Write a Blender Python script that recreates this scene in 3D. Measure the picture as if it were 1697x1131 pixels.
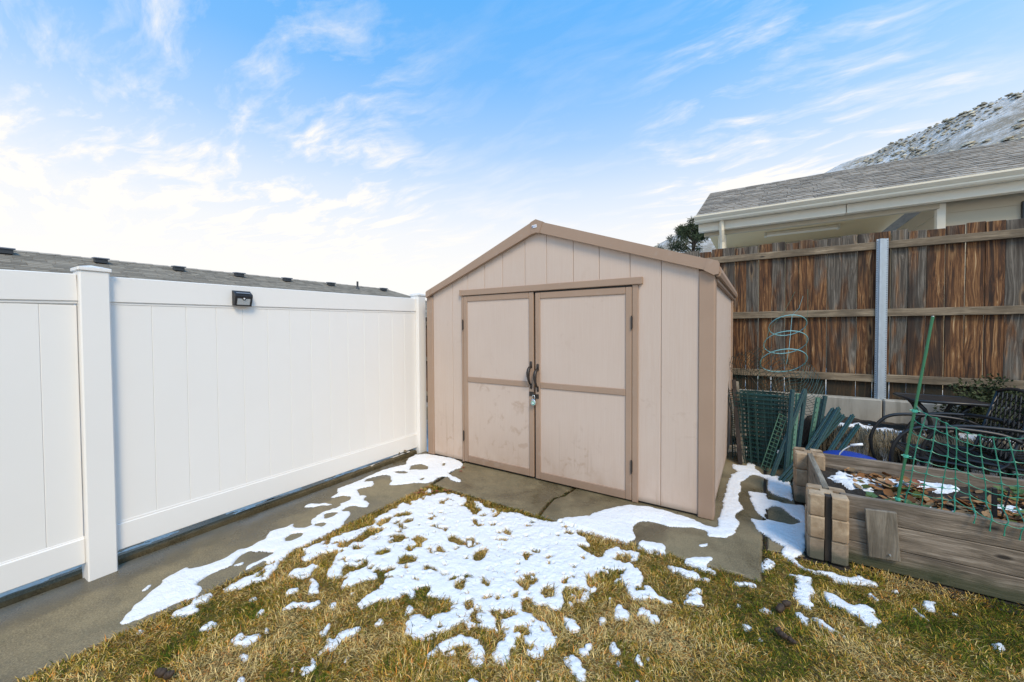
import bpy, math, random
import numpy as np
from mathutils import Vector, Matrix

random.seed(7)
rng = np.random.default_rng(11)
for o in list(bpy.data.objects):
    bpy.data.objects.remove(o, do_unlink=True)
scene = bpy.context.scene
COL = scene.collection
R = math.radians

# ------------------------------------------------------------------ camera
EYE = Vector((0.0, 0.0, 1.45))
psi, pitch, roll = R(32.7), R(1.3), R(-0.3)
f0 = Vector((-math.sin(psi), math.cos(psi), 0)); r0 = Vector((math.cos(psi), math.sin(psi), 0)); u0 = Vector((0, 0, 1))
fw = f0 * math.cos(pitch) - u0 * math.sin(pitch)
up = u0 * math.cos(pitch) + f0 * math.sin(pitch)
rt = r0 * math.cos(roll) + up * math.sin(roll)
up = up * math.cos(roll) - r0 * math.sin(roll)
cam = bpy.data.cameras.new('camera')
cam.sensor_width = 36.0
cam.lens = 36.0 * 640.0 / 1697.0
cam.shift_y = -5.0 / 1697.0
cam.clip_start = 0.05
cam.clip_end = 3000
camo = bpy.data.objects.new('camera', cam)
camo.matrix_world = Matrix(((rt.x, up.x, -fw.x, EYE.x), (rt.y, up.y, -fw.y, EYE.y), (rt.z, up.z, -fw.z, EYE.z), (0, 0, 0, 1)))
COL.objects.link(camo)
scene.camera = camo

# ------------------------------------------------------------------ node helpers
class NT:
    def __init__(s, tree):
        s.t = tree; s.n = tree.nodes; s.l = tree.links
    def node(s, kind, **props):
        nd = s.n.new(kind)
        for k, v in props.items(): setattr(nd, k, v)
        return nd
    def put(s, sock, v):
        if isinstance(v, bpy.types.NodeSocket): s.l.new(v, sock)
        elif v is not None:
            if hasattr(sock, 'default_value') and hasattr(sock.default_value, '__len__') and not isinstance(v, (int, float)):
                v = tuple(v)
                sock.default_value = v if len(v) == len(sock.default_value) else v + (1.0,)
            elif hasattr(sock.default_value, '__len__'):
                sock.default_value = (v,) * len(sock.default_value) if len(sock.default_value) == 3 else (v, v, v, 1)
            else: sock.default_value = v
    def math(s, op, a, b=None, c=None, clamp=False):
        nd = s.node('ShaderNodeMath', operation=op, use_clamp=clamp)
        for i, v in enumerate((a, b, c)):
            if v is not None: s.put(nd.inputs[i], v)
        return nd.outputs[0]
    def vmath(s, op, a, b=None):
        nd = s.node('ShaderNodeVectorMath', operation=op)
        s.put(nd.inputs[0], a)
        if b is not None: s.put(nd.inputs[1], b)
        return nd.outputs['Value'] if op in ('DOT_PRODUCT', 'LENGTH', 'DISTANCE') else nd.outputs[0]
    def noise(s, vec, scale, detail=4, rough=.5, dist=0, out=0):
        nd = s.node('ShaderNodeTexNoise')
        if vec is not None: s.l.new(vec, nd.inputs['Vector'])
        nd.inputs['Scale'].default_value = scale; nd.inputs['Detail'].default_value = detail
        nd.inputs['Roughness'].default_value = rough; nd.inputs['Distortion'].default_value = dist
        return nd.outputs[out]
    def voro(s, vec, scale, feature='F1', rand=1.0, out=0):
        nd = s.node('ShaderNodeTexVoronoi', feature=feature)
        s.l.new(vec, nd.inputs['Vector']); nd.inputs['Scale'].default_value = scale; nd.inputs['Randomness'].default_value = rand
        return nd.outputs[out]
    def ramp(s, fac, stops, interp='LINEAR'):
        nd = s.node('ShaderNodeValToRGB'); cr = nd.color_ramp; cr.interpolation = interp
        while len(cr.elements) < len(stops): cr.elements.new(.5)
        for e, (p, c) in zip(cr.elements, stops):
            e.position = p; e.color = (c, c, c, 1) if isinstance(c, (int, float)) else tuple(c) + (1,)
        s.put(nd.inputs[0], fac); return nd.outputs[0]
    def mix(s, fac, a, b, blend='MIX'):
        nd = s.node('ShaderNodeMix', data_type='RGBA', blend_type=blend)
        s.put(nd.inputs[0], fac); s.put(nd.inputs[6], a); s.put(nd.inputs[7], b); return nd.outputs[2]
    def map(s, vec, scale=(1, 1, 1), loc=(0, 0, 0), rot=(0, 0, 0)):
        nd = s.node('ShaderNodeMapping'); s.l.new(vec, nd.inputs[0])
        s.put(nd.inputs['Location'], loc); s.put(nd.inputs['Rotation'], rot); s.put(nd.inputs['Scale'], scale)
        return nd.outputs[0]
    def coord(s, which='Object'): return s.node('ShaderNodeTexCoord').outputs[which]
    def pos(s): return s.node('ShaderNodeNewGeometry').outputs['Position']
    def rand(s): return s.node('ShaderNodeObjectInfo').outputs['Random']
    def sep(s, v):
        nd = s.node('ShaderNodeSeparateXYZ'); s.l.new(v, nd.inputs[0]); return nd.outputs
    def comb(s, x, y, z):
        nd = s.node('ShaderNodeCombineXYZ'); s.put(nd.inputs[0], x); s.put(nd.inputs[1], y); s.put(nd.inputs[2], z); return nd.outputs[0]
    def bump(s, h, strength=.3, dist=.01, normal=None):
        nd = s.node('ShaderNodeBump'); nd.inputs['Strength'].default_value = strength; nd.inputs['Distance'].default_value = dist
        s.l.new(h, nd.inputs['Height'])
        if normal is not None: s.l.new(normal, nd.inputs['Normal'])
        return nd.outputs[0]
    def rvec(s, which='Object', k=37.0):
        r = s.math('MULTIPLY', s.rand(), k)
        return s.vmath('ADD', s.coord(which), s.comb(r, s.math('MULTIPLY', r, 1.7), s.math('MULTIPLY', r, .61)))

MATS = {}
def material(name, fn):
    m = bpy.data.materials.new(name); m.use_nodes = True
    nt = NT(m.node_tree); bs = nt.n['Principled BSDF']
    d = fn(nt)
    for k, v in d.items(): nt.put(bs.inputs[k], v)
    MATS[name] = m; return m
def plain(name, col, rough=.5, metal=0.0, var=.12, scale=30, bump=.1):
    def fn(t):
        v = t.rvec(); n = t.noise(v, scale, 5, .6)
        c = t.mix(t.math('MULTIPLY', n, 1.0), [x * (1 - var) for x in col], [min(1, x * (1 + var)) for x in col])
        return {'Base Color': c, 'Roughness': t.math('ADD', t.math('MULTIPLY', n, .25), rough - .12), 'Metallic': metal, 'Normal': t.bump(n, bump, .003)}
    return material(name, fn)

# ------------------------------------------------------------------ world, sun, exposure
SUN_DIR = Vector((0.53, -0.46, 0.72)).normalized()
w = bpy.data.worlds.new('World'); scene.world = w; w.use_nodes = True
t = NT(w.node_tree)
bg = t.n['Background']
sky = t.node('ShaderNodeTexSky', sky_type='NISHITA')
sky.sun_disc = False
sky.sun_elevation = math.asin(SUN_DIR.z); sky.sun_rotation = math.atan2(SUN_DIR.x, SUN_DIR.y)
sky.altitude = 300; sky.air_density = 1.5; sky.dust_density = 0.3; sky.ozone_density = 1.0
d = t.coord('Generated'); sx, sy, sz = t.sep(d)
t.l.new(t.vmath('NORMALIZE', t.vmath('ADD', d, (0.0, 0.0, 0.55))), sky.inputs['Vector'])
zc = t.math('MAXIMUM', sz, 0.02)
den = t.math('ADD', zc, 0.12)
px = t.math('DIVIDE', sx, den); py = t.math('DIVIDE', sy, den)
pl = t.comb(px, py, 0.0)
wrp = t.vmath('SCALE', t.vmath('SUBTRACT', t.noise(pl, 1.1, 3, .5, out=1), (0.5, 0.5, 0.5)), None)
wrp.node.inputs['Scale'].default_value = 0.45
plw = t.vmath('ADD', pl, wrp)
wisp = t.noise(t.map(plw, (0.9, 2.4, 1), (0.0, 0.0, 0), (0, 0, R(-28))), 2.7, 11, .62, .15)
big = t.noise(t.map(pl, (1, 1, 1), (1.3, 0.4, 0)), 0.75, 3, .5)
cl = t.math('ADD', t.math('MULTIPLY', wisp, .62), t.math('MULTIPLY', big, .5))
cl = t.ramp(cl, [(.55, 0.0), (.66, .30), (.82, .95)])
haze = t.ramp(sz, [(0.0, 1.0), (.14, .98), (.23, .90), (.32, .68), (.42, .34), (.54, .10), (.68, 0.0)])
blob = t.math('ADD', t.ramp(t.vmath('DOT_PRODUCT', d, (.037, .915, .402)), [(.95, 0.0), (.995, 1.0)], 'EASE'), t.ramp(t.vmath('DOT_PRODUCT', d, (-.873, .288, .394)), [(.86, 0.0), (.97, .95)], 'EASE'))
wisp2 = t.ramp(wisp, [(.47, 0.0), (.56, .28), (.70, 1.0)])
cov = t.math('ADD', haze, t.math('ADD', t.math('MULTIPLY', cl, .26), t.math('MULTIPLY', t.math('MULTIPLY', blob, wisp2), .62)), clamp=True)
skyc = t.mix(1.0, sky.outputs[0], (0.60, 1.52, 1.92), 'MULTIPLY')
final = t.mix(cov, skyc, (5.4, 5.28, 5.12))
t.l.new(final, bg.inputs['Color']); bg.inputs['Strength'].default_value = 0.15

sun = bpy.data.lights.new('sun', 'SUN'); sun.energy = 2.3; sun.angle = R(20); sun.color = (1.0, .80, .53)
suno = bpy.data.objects.new('sun', sun); suno.rotation_euler = (-SUN_DIR).to_track_quat('-Z', 'Y').to_euler(); suno.location = (8, -4, 9)
COL.objects.link(suno)
scene.view_settings.view_transform = 'Standard'; scene.view_settings.look = 'None'
scene.view_settings.exposure = 0.34; scene.view_settings.gamma = 1.0; scene.view_settings.use_curve_mapping = False
scene.render.engine = 'CYCLES'
scene.cycles.max_bounces = 6; scene.cycles.diffuse_bounces = 3; scene.cycles.glossy_bounces = 3; scene.cycles.transparent_max_bounces = 6

# ------------------------------------------------------------------ mesh helpers
def nrmfix(vs, fs):
    c = [sum(v[i] for v in vs) / len(vs) for i in range(3)]; c = Vector(c); out = []
    for f in fs:
        a, b, d = (Vector(vs[f[0]]), Vector(vs[f[1]]), Vector(vs[f[2]]))
        m = sum((Vector(vs[i]) for i in f), Vector()) / len(f)
        out.append(tuple(reversed(f)) if (b - a).cross(d - a).dot(m - c) < 0 else tuple(f))
    return out
_cb = None
def cbox_faces():
    global _cb
    if _cb: return _cb
    idx = {}; k = 0
    for i in (-1, 1):
        for j in (-1, 1):
            for l in (-1, 1):
                for a in range(3): idx[(i, j, l, a)] = k; k += 1
    F = []
    S = (-1, 1); loop = ((-1, -1), (1, -1), (1, 1), (-1, 1))
    for s in S:
        F.append([idx[(s, a, b, 0)] for a, b in loop]); F.append([idx[(a, s, b, 1)] for a, b in loop]); F.append([idx[(a, b, s, 2)] for a, b in loop])
    for a in S:
        for b in S:
            F.append([idx[(-1, a, b, 1)], idx[(1, a, b, 1)], idx[(1, a, b, 2)], idx[(-1, a, b, 2)]])
            F.append([idx[(a, -1, b, 0)], idx[(a, 1, b, 0)], idx[(a, 1, b, 2)], idx[(a, -1, b, 2)]])
            F.append([idx[(a, b, -1, 0)], idx[(a, b, 1, 0)], idx[(a, b, 1, 1)], idx[(a, b, -1, 1)]])
            for c in S: F.append([idx[(a, b, c, 0)], idx[(a, b, c, 1)], idx[(a, b, c, 2)]])
    _cb = F; return F
class MB:
    def __init__(s): s.v = []; s.f = []
    def add(s, vs, fs):
        o = len(s.v); s.v += [tuple(v) for v in vs]; s.f += [tuple(i + o for i in f) for f in fs]; return s
    def box(s, c, d, b=.003, M=None):
        hx, hy, hz = d[0] / 2, d[1] / 2, d[2] / 2
        b = min(b, hx * .49, hy * .49, hz * .49); vs = []
        for i in (-1, 1):
            for j in (-1, 1):
                for l in (-1, 1):
                    for p in ((hx, hy - b, hz - b), (hx - b, hy, hz - b), (hx - b, hy - b, hz)):
                        vs.append((i * p[0], j * p[1], l * p[2]))
        fs = nrmfix(vs, cbox_faces())
        if M is not None: vs = [tuple(M @ Vector(v)) for v in vs]
        vs = [(v[0] + c[0], v[1] + c[1], v[2] + c[2]) for v in vs]
        return s.add(vs, fs)
    def span(s, x0, x1, y0, y1, z0, z1, b=.003):
        return s.box(((x0 + x1) / 2, (y0 + y1) / 2, (z0 + z1) / 2), (abs(x1 - x0), abs(y1 - y0), abs(z1 - z0)), b)
    def bar(s, p, q, wx, wy, b=.003, up=(0, 0, 1)):
        p, q = Vector(p), Vector(q); z = (q - p); L = z.length; z.normalize(); u = Vector(up)
        if abs(z.dot(u)) > .98: u = Vector((0, 1, 0))
        x = u.cross(z).normalized(); y = z.cross(x)
        M = Matrix((x, y, z)).transposed()
        return s.box((p + q) / 2, (wx, wy, L), b, M)
    def tube(s, pts, r, n=6, closed=False, cap=True):
        pts = [Vector(p) for p in pts]; m = len(pts); o = len(s.v)
        rs = r if hasattr(r, '__len__') else [r] * m
        prev = None
        for i, p in enumerate(pts):
            if closed: tn = pts[(i + 1) % m] - pts[i - 1]
            else: tn = pts[min(i + 1, m - 1)] - pts[max(i - 1, 0)]
            tn.normalize()
            if prev is None:
                a = Vector((0, 0, 1)) if abs(tn.z) < .9 else Vector((1, 0, 0))
                prev = tn.cross(a).normalized()
            else:
                prev = (prev - tn * prev.dot(tn))
                prev = prev.normalized() if prev.length > 1e-6 else tn.orthogonal().normalized()
            b = tn.cross(prev)
            for k in range(n):
                th = 2 * math.pi * k / n
                s.v.append(tuple(p + (prev * math.cos(th) + b * math.sin(th)) * rs[i]))
        for i in range(m if closed else m - 1):
            j = (i + 1) % m
            for k in range(n):
                s.f.append((o + i * n + k, o + i * n + (k + 1) % n, o + j * n + (k + 1) % n, o + j * n + k))
        if cap and not closed:
            s.f.append(tuple(o + k for k in reversed(range(n)))); s.f.append(tuple(o + (m - 1) * n + k for k in range(n)))
        return s
    def prism(s, poly, axis, a, b):
        # poly in the two other axes, extruded along axis from a to b
        n = len(poly); vs = []
        for h in (a, b):
            for p in poly:
                vs.append({'x': (h, p[0], p[1]), 'y': (p[0], h, p[1]), 'z': (p[0], p[1], h)}[axis])
        fs = [tuple(range(n)), tuple(range(n, 2 * n))] + [(i, (i + 1) % n, n + (i + 1) % n, n + i) for i in range(n)]
        return s.add(vs, nrmfix(vs, fs))
    def lathe(s, prof, c=(0, 0, 0), n=20):
        o = len(s.v); m = len(prof)
        for r_, z in prof:
            for k in range(n):
                th = 2 * math.pi * k / n; s.v.append((c[0] + r_ * math.cos(th), c[1] + r_ * math.sin(th), c[2] + z))
        for i in range(m - 1):
            for k in range(n): s.f.append((o + i * n + k, o + i * n + (k + 1) % n, o + (i + 1) * n + (k + 1) % n, o + (i + 1) * n + k))
        return s
    def mesh(s, name):
        me = bpy.data.meshes.new(name); me.from_pydata(s.v, [], s.f); me.update(); return me
    def build(s, name, mat, parent=None, smooth=False, loc=None):
        return link(name, s.mesh(name), mat, parent, smooth, loc)
def link(name, me, mat, parent=None, smooth=False, loc=None):
    if mat is not None and not me.materials: me.materials.append(MATS[mat] if isinstance(mat, str) else mat)
    if smooth: me.polygons.foreach_set('use_smooth', [True] * len(me.polygons))
    o = bpy.data.objects.new(name, me); COL.objects.link(o)
    if loc is not None: o.location = loc
    if parent is not None: o.parent = parent
    return o
def tag(o, label, cat, group=None, kind=None):
    o['label'] = label; o['category'] = cat
    if group: o['group'] = group
    if kind: o['kind'] = kind
    return o
def thing(name, label, cat, loc=(0, 0, 0), rot=(0, 0, 0), group=None):
    o = bpy.data.objects.new(name, None); o.empty_display_size = .1; COL.objects.link(o)
    o.location = loc; o.rotation_euler = rot
    return tag(o, label, cat, group)
def structure(o, label=None):
    o['kind'] = 'structure'
    if label: o['label'] = label
    return o
def npmesh(name, V, F, mat, parent=None, smooth=False, cols=None):
    me = bpy.data.meshes.new(name); V = np.asarray(V, np.float32); F = np.asarray(F, np.int32); k = F.shape[1]
    me.vertices.add(len(V)); me.vertices.foreach_set('co', V.ravel())
    me.loops.add(F.size); me.loops.foreach_set('vertex_index', F.ravel())
    me.polygons.add(len(F)); me.polygons.foreach_set('loop_start', np.arange(0, F.size, k, dtype=np.int32))
    if cols is not None:
        a = me.color_attributes.new('tint', 'FLOAT_COLOR', 'POINT'); a.data.foreach_set('color', np.asarray(cols, np.float32).ravel())
    me.update(); me.validate()
    return link(name, me, mat, parent, smooth)
_lat = {}
def vnoise(x, y, f, seed=0):
    if seed not in _lat: _lat[seed] = np.random.default_rng(seed + 100).random((256, 256))
    L = _lat[seed]; X = x * f + 1000; Y = y * f + 1000
    i = np.floor(X).astype(int); j = np.floor(Y).astype(int); u = X - i; v = Y - j
    u = u * u * (3 - 2 * u); v = v * v * (3 - 2 * v)
    g = lambda a, b: L[a & 255, b & 255]
    return (g(i, j) * (1 - u) + g(i + 1, j) * u) * (1 - v) + (g(i, j + 1) * (1 - u) + g(i + 1, j + 1) * u) * v
def fbm(x, y, f, seed=0, oct=3):
    a = 0; amp = .5; tot = 0
    for k in range(oct):
        a = a + amp * vnoise(x, y, f * 2 ** k, seed + k); tot += amp; amp *= .5
    return a / tot
def grid_mesh(name, x0, x1, y0, y1, nx, ny, zf, mat, parent=None, smooth=True):
    xs = np.linspace(x0, x1, nx); ys = np.linspace(y0, y1, ny); X, Y = np.meshgrid(xs, ys)
    Z = zf(X, Y); V = np.stack([X, Y, Z], -1).reshape(-1, 3)
    i = np.arange((ny - 1) * (nx - 1)); r = i // (nx - 1); c = i % (nx - 1); a = r * nx + c
    return npmesh(name, V, np.stack([a, a + 1, a + nx + 1, a + nx], -1), mat, parent, smooth)

# ------------------------------------------------------------------ materials
plain('vinyl_white', (.825, .795, .75), .34, var=.015, scale=3, bump=.008)
plain('black_plastic', (.018, .018, .02), .42, var=.2)
plain('black_metal', (.016, .017, .018), .38, var=.3)
plain('bronze', (.045, .036, .03), .45, metal=.4, var=.25)
plain('galvanised', (.46, .51, .54), .42, metal=.3, var=.18, scale=22)
plain('steel', (.62, .66, .66), .25, metal=.9, var=.08)
plain('stake_green', (.008, .043, .038), .45, var=.4, scale=18)
plain('stake_light', (.09, .20, .13), .55, var=.3, scale=18)
plain('cane_green', (.028, .15, .062), .45, var=.2)
plain('net_green', (.035, .24, .15), .45, var=.15)
plain('clip_green', (.08, .45, .32), .4, var=.1)
plain('mesh_green', (.006, .036, .030), .5, var=.3)
plain('cage_wire', (.20, .45, .47), .4, var=.15)
plain('tub_blue', (.012, .05, .34), .35, var=.12)
plain('white_plastic', (.75, .76, .77), .35, var=.04)
plain('gutter_cream', (.78, .70, .54), .45, var=.05, scale=8)
plain('trim_cream', (.72, .645, .50), .5, var=.06, scale=8)
plain('ceiling_tan', (.72, .55, .30), .7, var=.05, scale=4)
plain('siding_tan', (.50, .42, .29), .7, var=.06, scale=5)
plain('lamp_cream', (.88, .78, .60), .5, var=.05)
plain('window_dark', (.02, .025, .03), .1, var=.1)
plain('vent_black', (.03, .035, .04), .45, var=.2)
plain('vent_grey', (.15, .17, .20), .45, var=.2)
plain('dropping_brown', (.045, .026, .014), .7, var=.5, scale=60, bump=.8)
plain('bounce_snow', (.88, .88, .88), .6, var=.03)
plain('badge_white', (.78, .79, .83), .3, var=.02)
plain('badge_navy', (.03, .025, .13), .4, var=.02)
plain('badge_blue', (.33, .40, .55), .4, var=.02)
plain('lens_grey', (.42, .44, .44), .22, var=.05)
plain('nail_steel', (.5, .52, .53), .4, metal=.6, var=.1)
plain('trunk_bark', (.07, .05, .035), .9, var=.4, scale=14, bump=.6)
plain('leaf_red', (.22, .06, .025), .7, var=.4)

def shed_panel(t):
    v = t.rvec(); P = t.pos(); X, Y, Z = t.sep(P)
    grain = t.noise(t.map(v, (260, 260, 3.2)), 1.0, 4, .6)
    soft = t.noise(P, 2.1, 4, .6)
    base = t.mix(soft, (.525, .400, .318), (.585, .458, .370))
    base = t.mix(t.ramp(grain, [(.35, 0.0), (.7, .32)]), base, (.64, .55, .475))
    # reddish dirt splashed up from the ground and blotchy stains
    h = t.math('SUBTRACT', 1.0, t.math('MULTIPLY', Z, 1.55), clamp=True)
    dn = t.noise(t.map(P, (3.5, 3.5, 1.6)), 1.6, 6, .65)
    dirt = t.math('MULTIPLY', t.math('POWER', h, 1.6), t.ramp(dn, [(.3, 0.15), (.72, 1.0)]))
    base = t.mix(t.math('MULTIPLY', dirt, .80), base, (.40, .27, .19))
    bl = t.ramp(t.noise(P, 9.5, 4, .6, .6), [(.56, 0.0), (.66, 1.0)])
    bl = t.math('MULTIPLY', bl, t.ramp(t.math('ADD', t.noise(P, 1.4, 2), t.math('MULTIPLY', h, .12)), [(.48, 0.0), (.64, 1.0)]))
    base = t.mix(t.math('MULTIPLY', bl, .5), base, (.38, .25, .17))
    st = t.ramp(t.noise(t.map(P, (22, 22, 1.0)), 1.0, 3, .6), [(.60, 0.0), (.74, 1.0)])
    base = t.mix(t.math('MULTIPLY', t.math('MULTIPLY', st, t.math('POWER', h, .7)), .6), base, (.32, .21, .14))
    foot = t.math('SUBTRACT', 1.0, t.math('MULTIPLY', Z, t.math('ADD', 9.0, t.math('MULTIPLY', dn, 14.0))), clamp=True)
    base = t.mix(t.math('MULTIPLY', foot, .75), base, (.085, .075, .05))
    return {'Base Color': base, 'Roughness': .62, 'Normal': t.bump(grain, .22, .004)}
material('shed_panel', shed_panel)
def shed_trim(t):
    v = t.rvec(); P = t.pos(); Z = t.sep(P)[2]
    grain = t.noise(t.map(v, (160, 160, 4)), 1.0, 4, .6); soft = t.noise(P, 3.0, 4, .6)
    base = t.mix(soft, (.335, .222, .150), (.385, .262, .182))
    h = t.math('SUBTRACT', 1.0, t.math('MULTIPLY', Z, 1.9), clamp=True)
    dn = t.noise(P, 5.0, 5, .65)
    base = t.mix(t.math('MULTIPLY', t.math('MULTIPLY', h, dn), .8), base, (.20, .125, .085))
    bl = t.ramp(t.noise(P, 11, 3, .6), [(.62, 0.0), (.72, 1.0)])
    base = t.mix(t.math('MULTIPLY', bl, .25), base, (.40, .33, .27))
    return {'Base Color': base, 'Roughness': .58, 'Normal': t.bump(grain, .15, .003)}
material('shed_trim', shed_trim)

def concrete(t, dark=(.048, .037, .020), light=(.215, .170, .095), wet=True):
    P = t.pos()
    a = t.noise(P, 1.5, 5, .6, .4); b = t.noise(P, 9, 6, .7); g = t.noise(P, 120, 4, .75); vv = t.voro(P, 95)
    c = t.mix(t.ramp(t.math('ADD', t.math('MULTIPLY', a, .7), t.math('MULTIPLY', b, .3)), [(.36, 0.0), (.62, 1.0)]), dark, light)
    c = t.mix(t.ramp(g, [(.42, 0.0), (.70, .75)]), c, [x * 1.7 for x in light])
    c = t.mix(t.ramp(vv, [(.0, .8), (.25, 0.0)]), c, [x * .4 for x in dark])
    moss = t.ramp(t.noise(P, 3.1, 4, .7), [(.55, 0.0), (.75, .5)])
    c = t.mix(moss, c, (.085, .082, .048))
    if wet:   # damp stain along the foot of the fence and in patches
        X = t.sep(P)[0]
        wb = t.math('ADD', t.math('MULTIPLY', t.math('SUBTRACT', -3.02, X), 4.0), t.math('MULTIPLY', t.math('SUBTRACT', t.noise(P, 2.6, 5, .6), .5), 3.2))
        wm = t.ramp(wb, [(.0, 0.0), (.5, .75)])
        wm = t.math('MAXIMUM', wm, t.ramp(t.noise(P, 1.1, 5, .6, .8), [(.52, 0.0), (.62, .7)]))
        c = t.mix(wm, c, t.mix(.62, c, (.02, .016, .008)))
    ro = t.ramp(a, [(.36, .30 if wet else .7), (.62, .72)])
    if wet: ro = t.math('SUBTRACT', ro, t.math('MULTIPLY', wm, .35), clamp=True)
    hgt = t.math('ADD', t.math('MULTIPLY', g, .5), t.math('MULTIPLY', b, .6))
    return {'Base Color': c, 'Roughness': ro, 'Normal': t.bump(hgt, .35, .004)}
material('concrete_wet', concrete)
material('concrete_grey', lambda t: concrete(t, (.17, .17, .16), (.36, .355, .33), False))
def wallgrey(t):
    P = t.pos(); Z = t.sep(P)[2]
    a = t.noise(t.map(P, (2, 2, .8)), 2.0, 5, .65, .5); b = t.noise(P, 40, 4, .6)
    c = t.mix(a, (.24, .22, .185), (.47, .44, .375))
    st = t.ramp(t.noise(t.map(P, (9, 9, .9)), 1.0, 4, .6), [(.5, 0.0), (.7, .6)])
    c = t.mix(st, c, (.12, .115, .09))
    return {'Base Color': c, 'Roughness': .85, 'Normal': t.bump(b, .3, .006)}
material('wall_concrete', wallgrey)

def soil(t):
    P = t.pos(); a = t.noise(P, 7, 6, .7); b = t.noise(P, 60, 5, .7)
    c = t.ramp(t.math('ADD', t.math('MULTIPLY', a, .5), t.math('MULTIPLY', b, .5)), [(.3, (.012, .009, .006)), (.5, (.035, .025, .016)), (.7, (.075, .055, .036))])
    return {'Base Color': c, 'Roughness': .95, 'Normal': t.bump(b, 1.0, .02)}
material('soil', soil)
def thatch(t):
    P = t.pos(); a = t.noise(P, 2.2, 4, .6); b = t.noise(t.map(P, (60, 190, 60), rot=(0, 0, .6)), 1.0, 4, .7)
    c = t.mix(t.ramp(a, [(.4, 0.0), (.65, 1.0)]), (.24, .15, .045), (.13, .12, .03))
    c = t.mix(t.ramp(b, [(.4, 0.0), (.8, .8)]), c, (.34, .21, .065))
    return {'Base Color': c, 'Roughness': .95, 'Normal': t.bump(b, .8, .02)}
material('thatch', thatch)
def far_ground(t):
    P = t.pos(); a = t.noise(P, .25, 5, .6)
    return {'Base Color': t.mix(t.ramp(a, [(.45, 0.0), (.55, 1.0)]), (.16, .125, .075), (.72, .74, .78)), 'Roughness': .9}
material('far_ground', far_ground)
def snowm(t):
    at = t.node('ShaderNodeVertexColor'); at.layer_name = 'tint'; thk = t.sep(at.outputs[0])[0]
    P = t.pos(); a = t.noise(P, 22, 5, .65); b = t.noise(P, 95, 4, .7); g = t.noise(P, 3, 4, .6)
    c = t.mix(g, (.84, .85, .865), (.90, .90, .90))
    sp = t.ramp(t.noise(P, 55, 2, .5), [(.70, 0.0), (.76, 1.0)])
    c = t.mix(t.math('MULTIPLY', sp, .25), c, (.35, .30, .22))
    gr = t.noise(P, 150, 3, .7)
    thin = t.math('SUBTRACT', 1.0, t.math('MULTIPLY', thk, 1.0), clamp=True)
    c = t.mix(t.math('MULTIPLY', thin, .35), c, (.62, .63, .64))
    al = t.math('MULTIPLY', t.math('SUBTRACT', t.math('ADD', t.math('MULTIPLY', thk, 1.5), .42), gr), 5.0, clamp=True)
    return {'Base Color': c, 'Alpha': al, 'Roughness': .55, 
            'Normal': t.bump(t.math('ADD', a, t.math('MULTIPLY', b, .5)), .8, .016)}
material('snow', snowm)
def grassm(t):
    at = t.node('ShaderNodeVertexColor'); at.layer_name = 'tint'
    return {'Base Color': at.outputs[0], 'Roughness': .75, 'Specular IOR Level': .06}
material('tinted_leaf', grassm)

def fence_wood(t):
    v = t.rvec('Object', 53.0); O = t.coord('Object'); ox, oy, oz = t.sep(O); r = t.rand()
    wv = t.vmath('ADD', t.map(v, (1, 1, .16)), t.vmath('SCALE', t.noise(t.map(v, (4, 4, 1.1)), 1.0, 3, .5, out=1), None))
    wv.node.inputs[1].links[0].from_node.inputs['Scale'].default_value = .11
    streak = t.noise(t.map(wv, (27, 27, 5.5)), 1.0, 7, .70, 1.5)
    fine = t.noise(t.map(wv, (110, 110, 4)), 1.0, 5, .7)
    streak = t.math('ADD', t.math('MULTIPLY', streak, .72), t.math('MULTIPLY', fine, .32))
    patch = t.noise(t.map(v, (9, 9, 1.3)), 1.0, 4, .55, .5)
    brown = t.ramp(streak, [(.30, (.008, .004, .002)), (.43, (.030, .012, .004)), (.52, (.115, .045, .014)), (.60, (.27, .13, .046)), (.70, (.54, .38, .21))])
    grey = t.ramp(streak, [(.30, (.014, .010, .008)), (.5, (.085, .070, .053)), (.68, (.27, .235, .19))])
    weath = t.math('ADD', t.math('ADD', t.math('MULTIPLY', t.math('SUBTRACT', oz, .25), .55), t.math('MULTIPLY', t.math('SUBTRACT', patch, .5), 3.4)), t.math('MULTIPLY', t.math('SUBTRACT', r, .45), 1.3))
    c = t.mix(t.ramp(weath, [(.0, 0.0), (.45, 1.0)]), brown, grey)
    kn = t.math('ADD', t.voro(t.map(wv, (6.0, 6.0, 8.5)), 1.0), t.math('MULTIPLY', t.math('SUBTRACT', fine, .5), .25)); kd = t.ramp(kn, [(.03, .85), (.10, 0.0)])
    kr = t.ramp(kn, [(.08, 0.0), (.12, .35), (.22, 0.0)])
    c = t.mix(kr, c, (.42, .25, .11)); c = t.mix(kd, c, (.018, .009, .005))
    dkn = t.ramp(t.noise(t.map(v, (5, 5, .8)), 1.0, 3, .6), [(.52, 0.0), (.64, .85)])
    c = t.mix(dkn, c, (.022, .013, .008))
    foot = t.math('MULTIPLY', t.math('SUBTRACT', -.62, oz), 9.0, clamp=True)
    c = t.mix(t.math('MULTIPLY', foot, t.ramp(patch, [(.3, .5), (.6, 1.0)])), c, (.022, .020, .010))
    return {'Base Color': c, 'Roughness': .82, 'Normal': t.bump(t.math('ADD', fine, streak), .55, .006)}
material('fence_wood', fence_wood)
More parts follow.
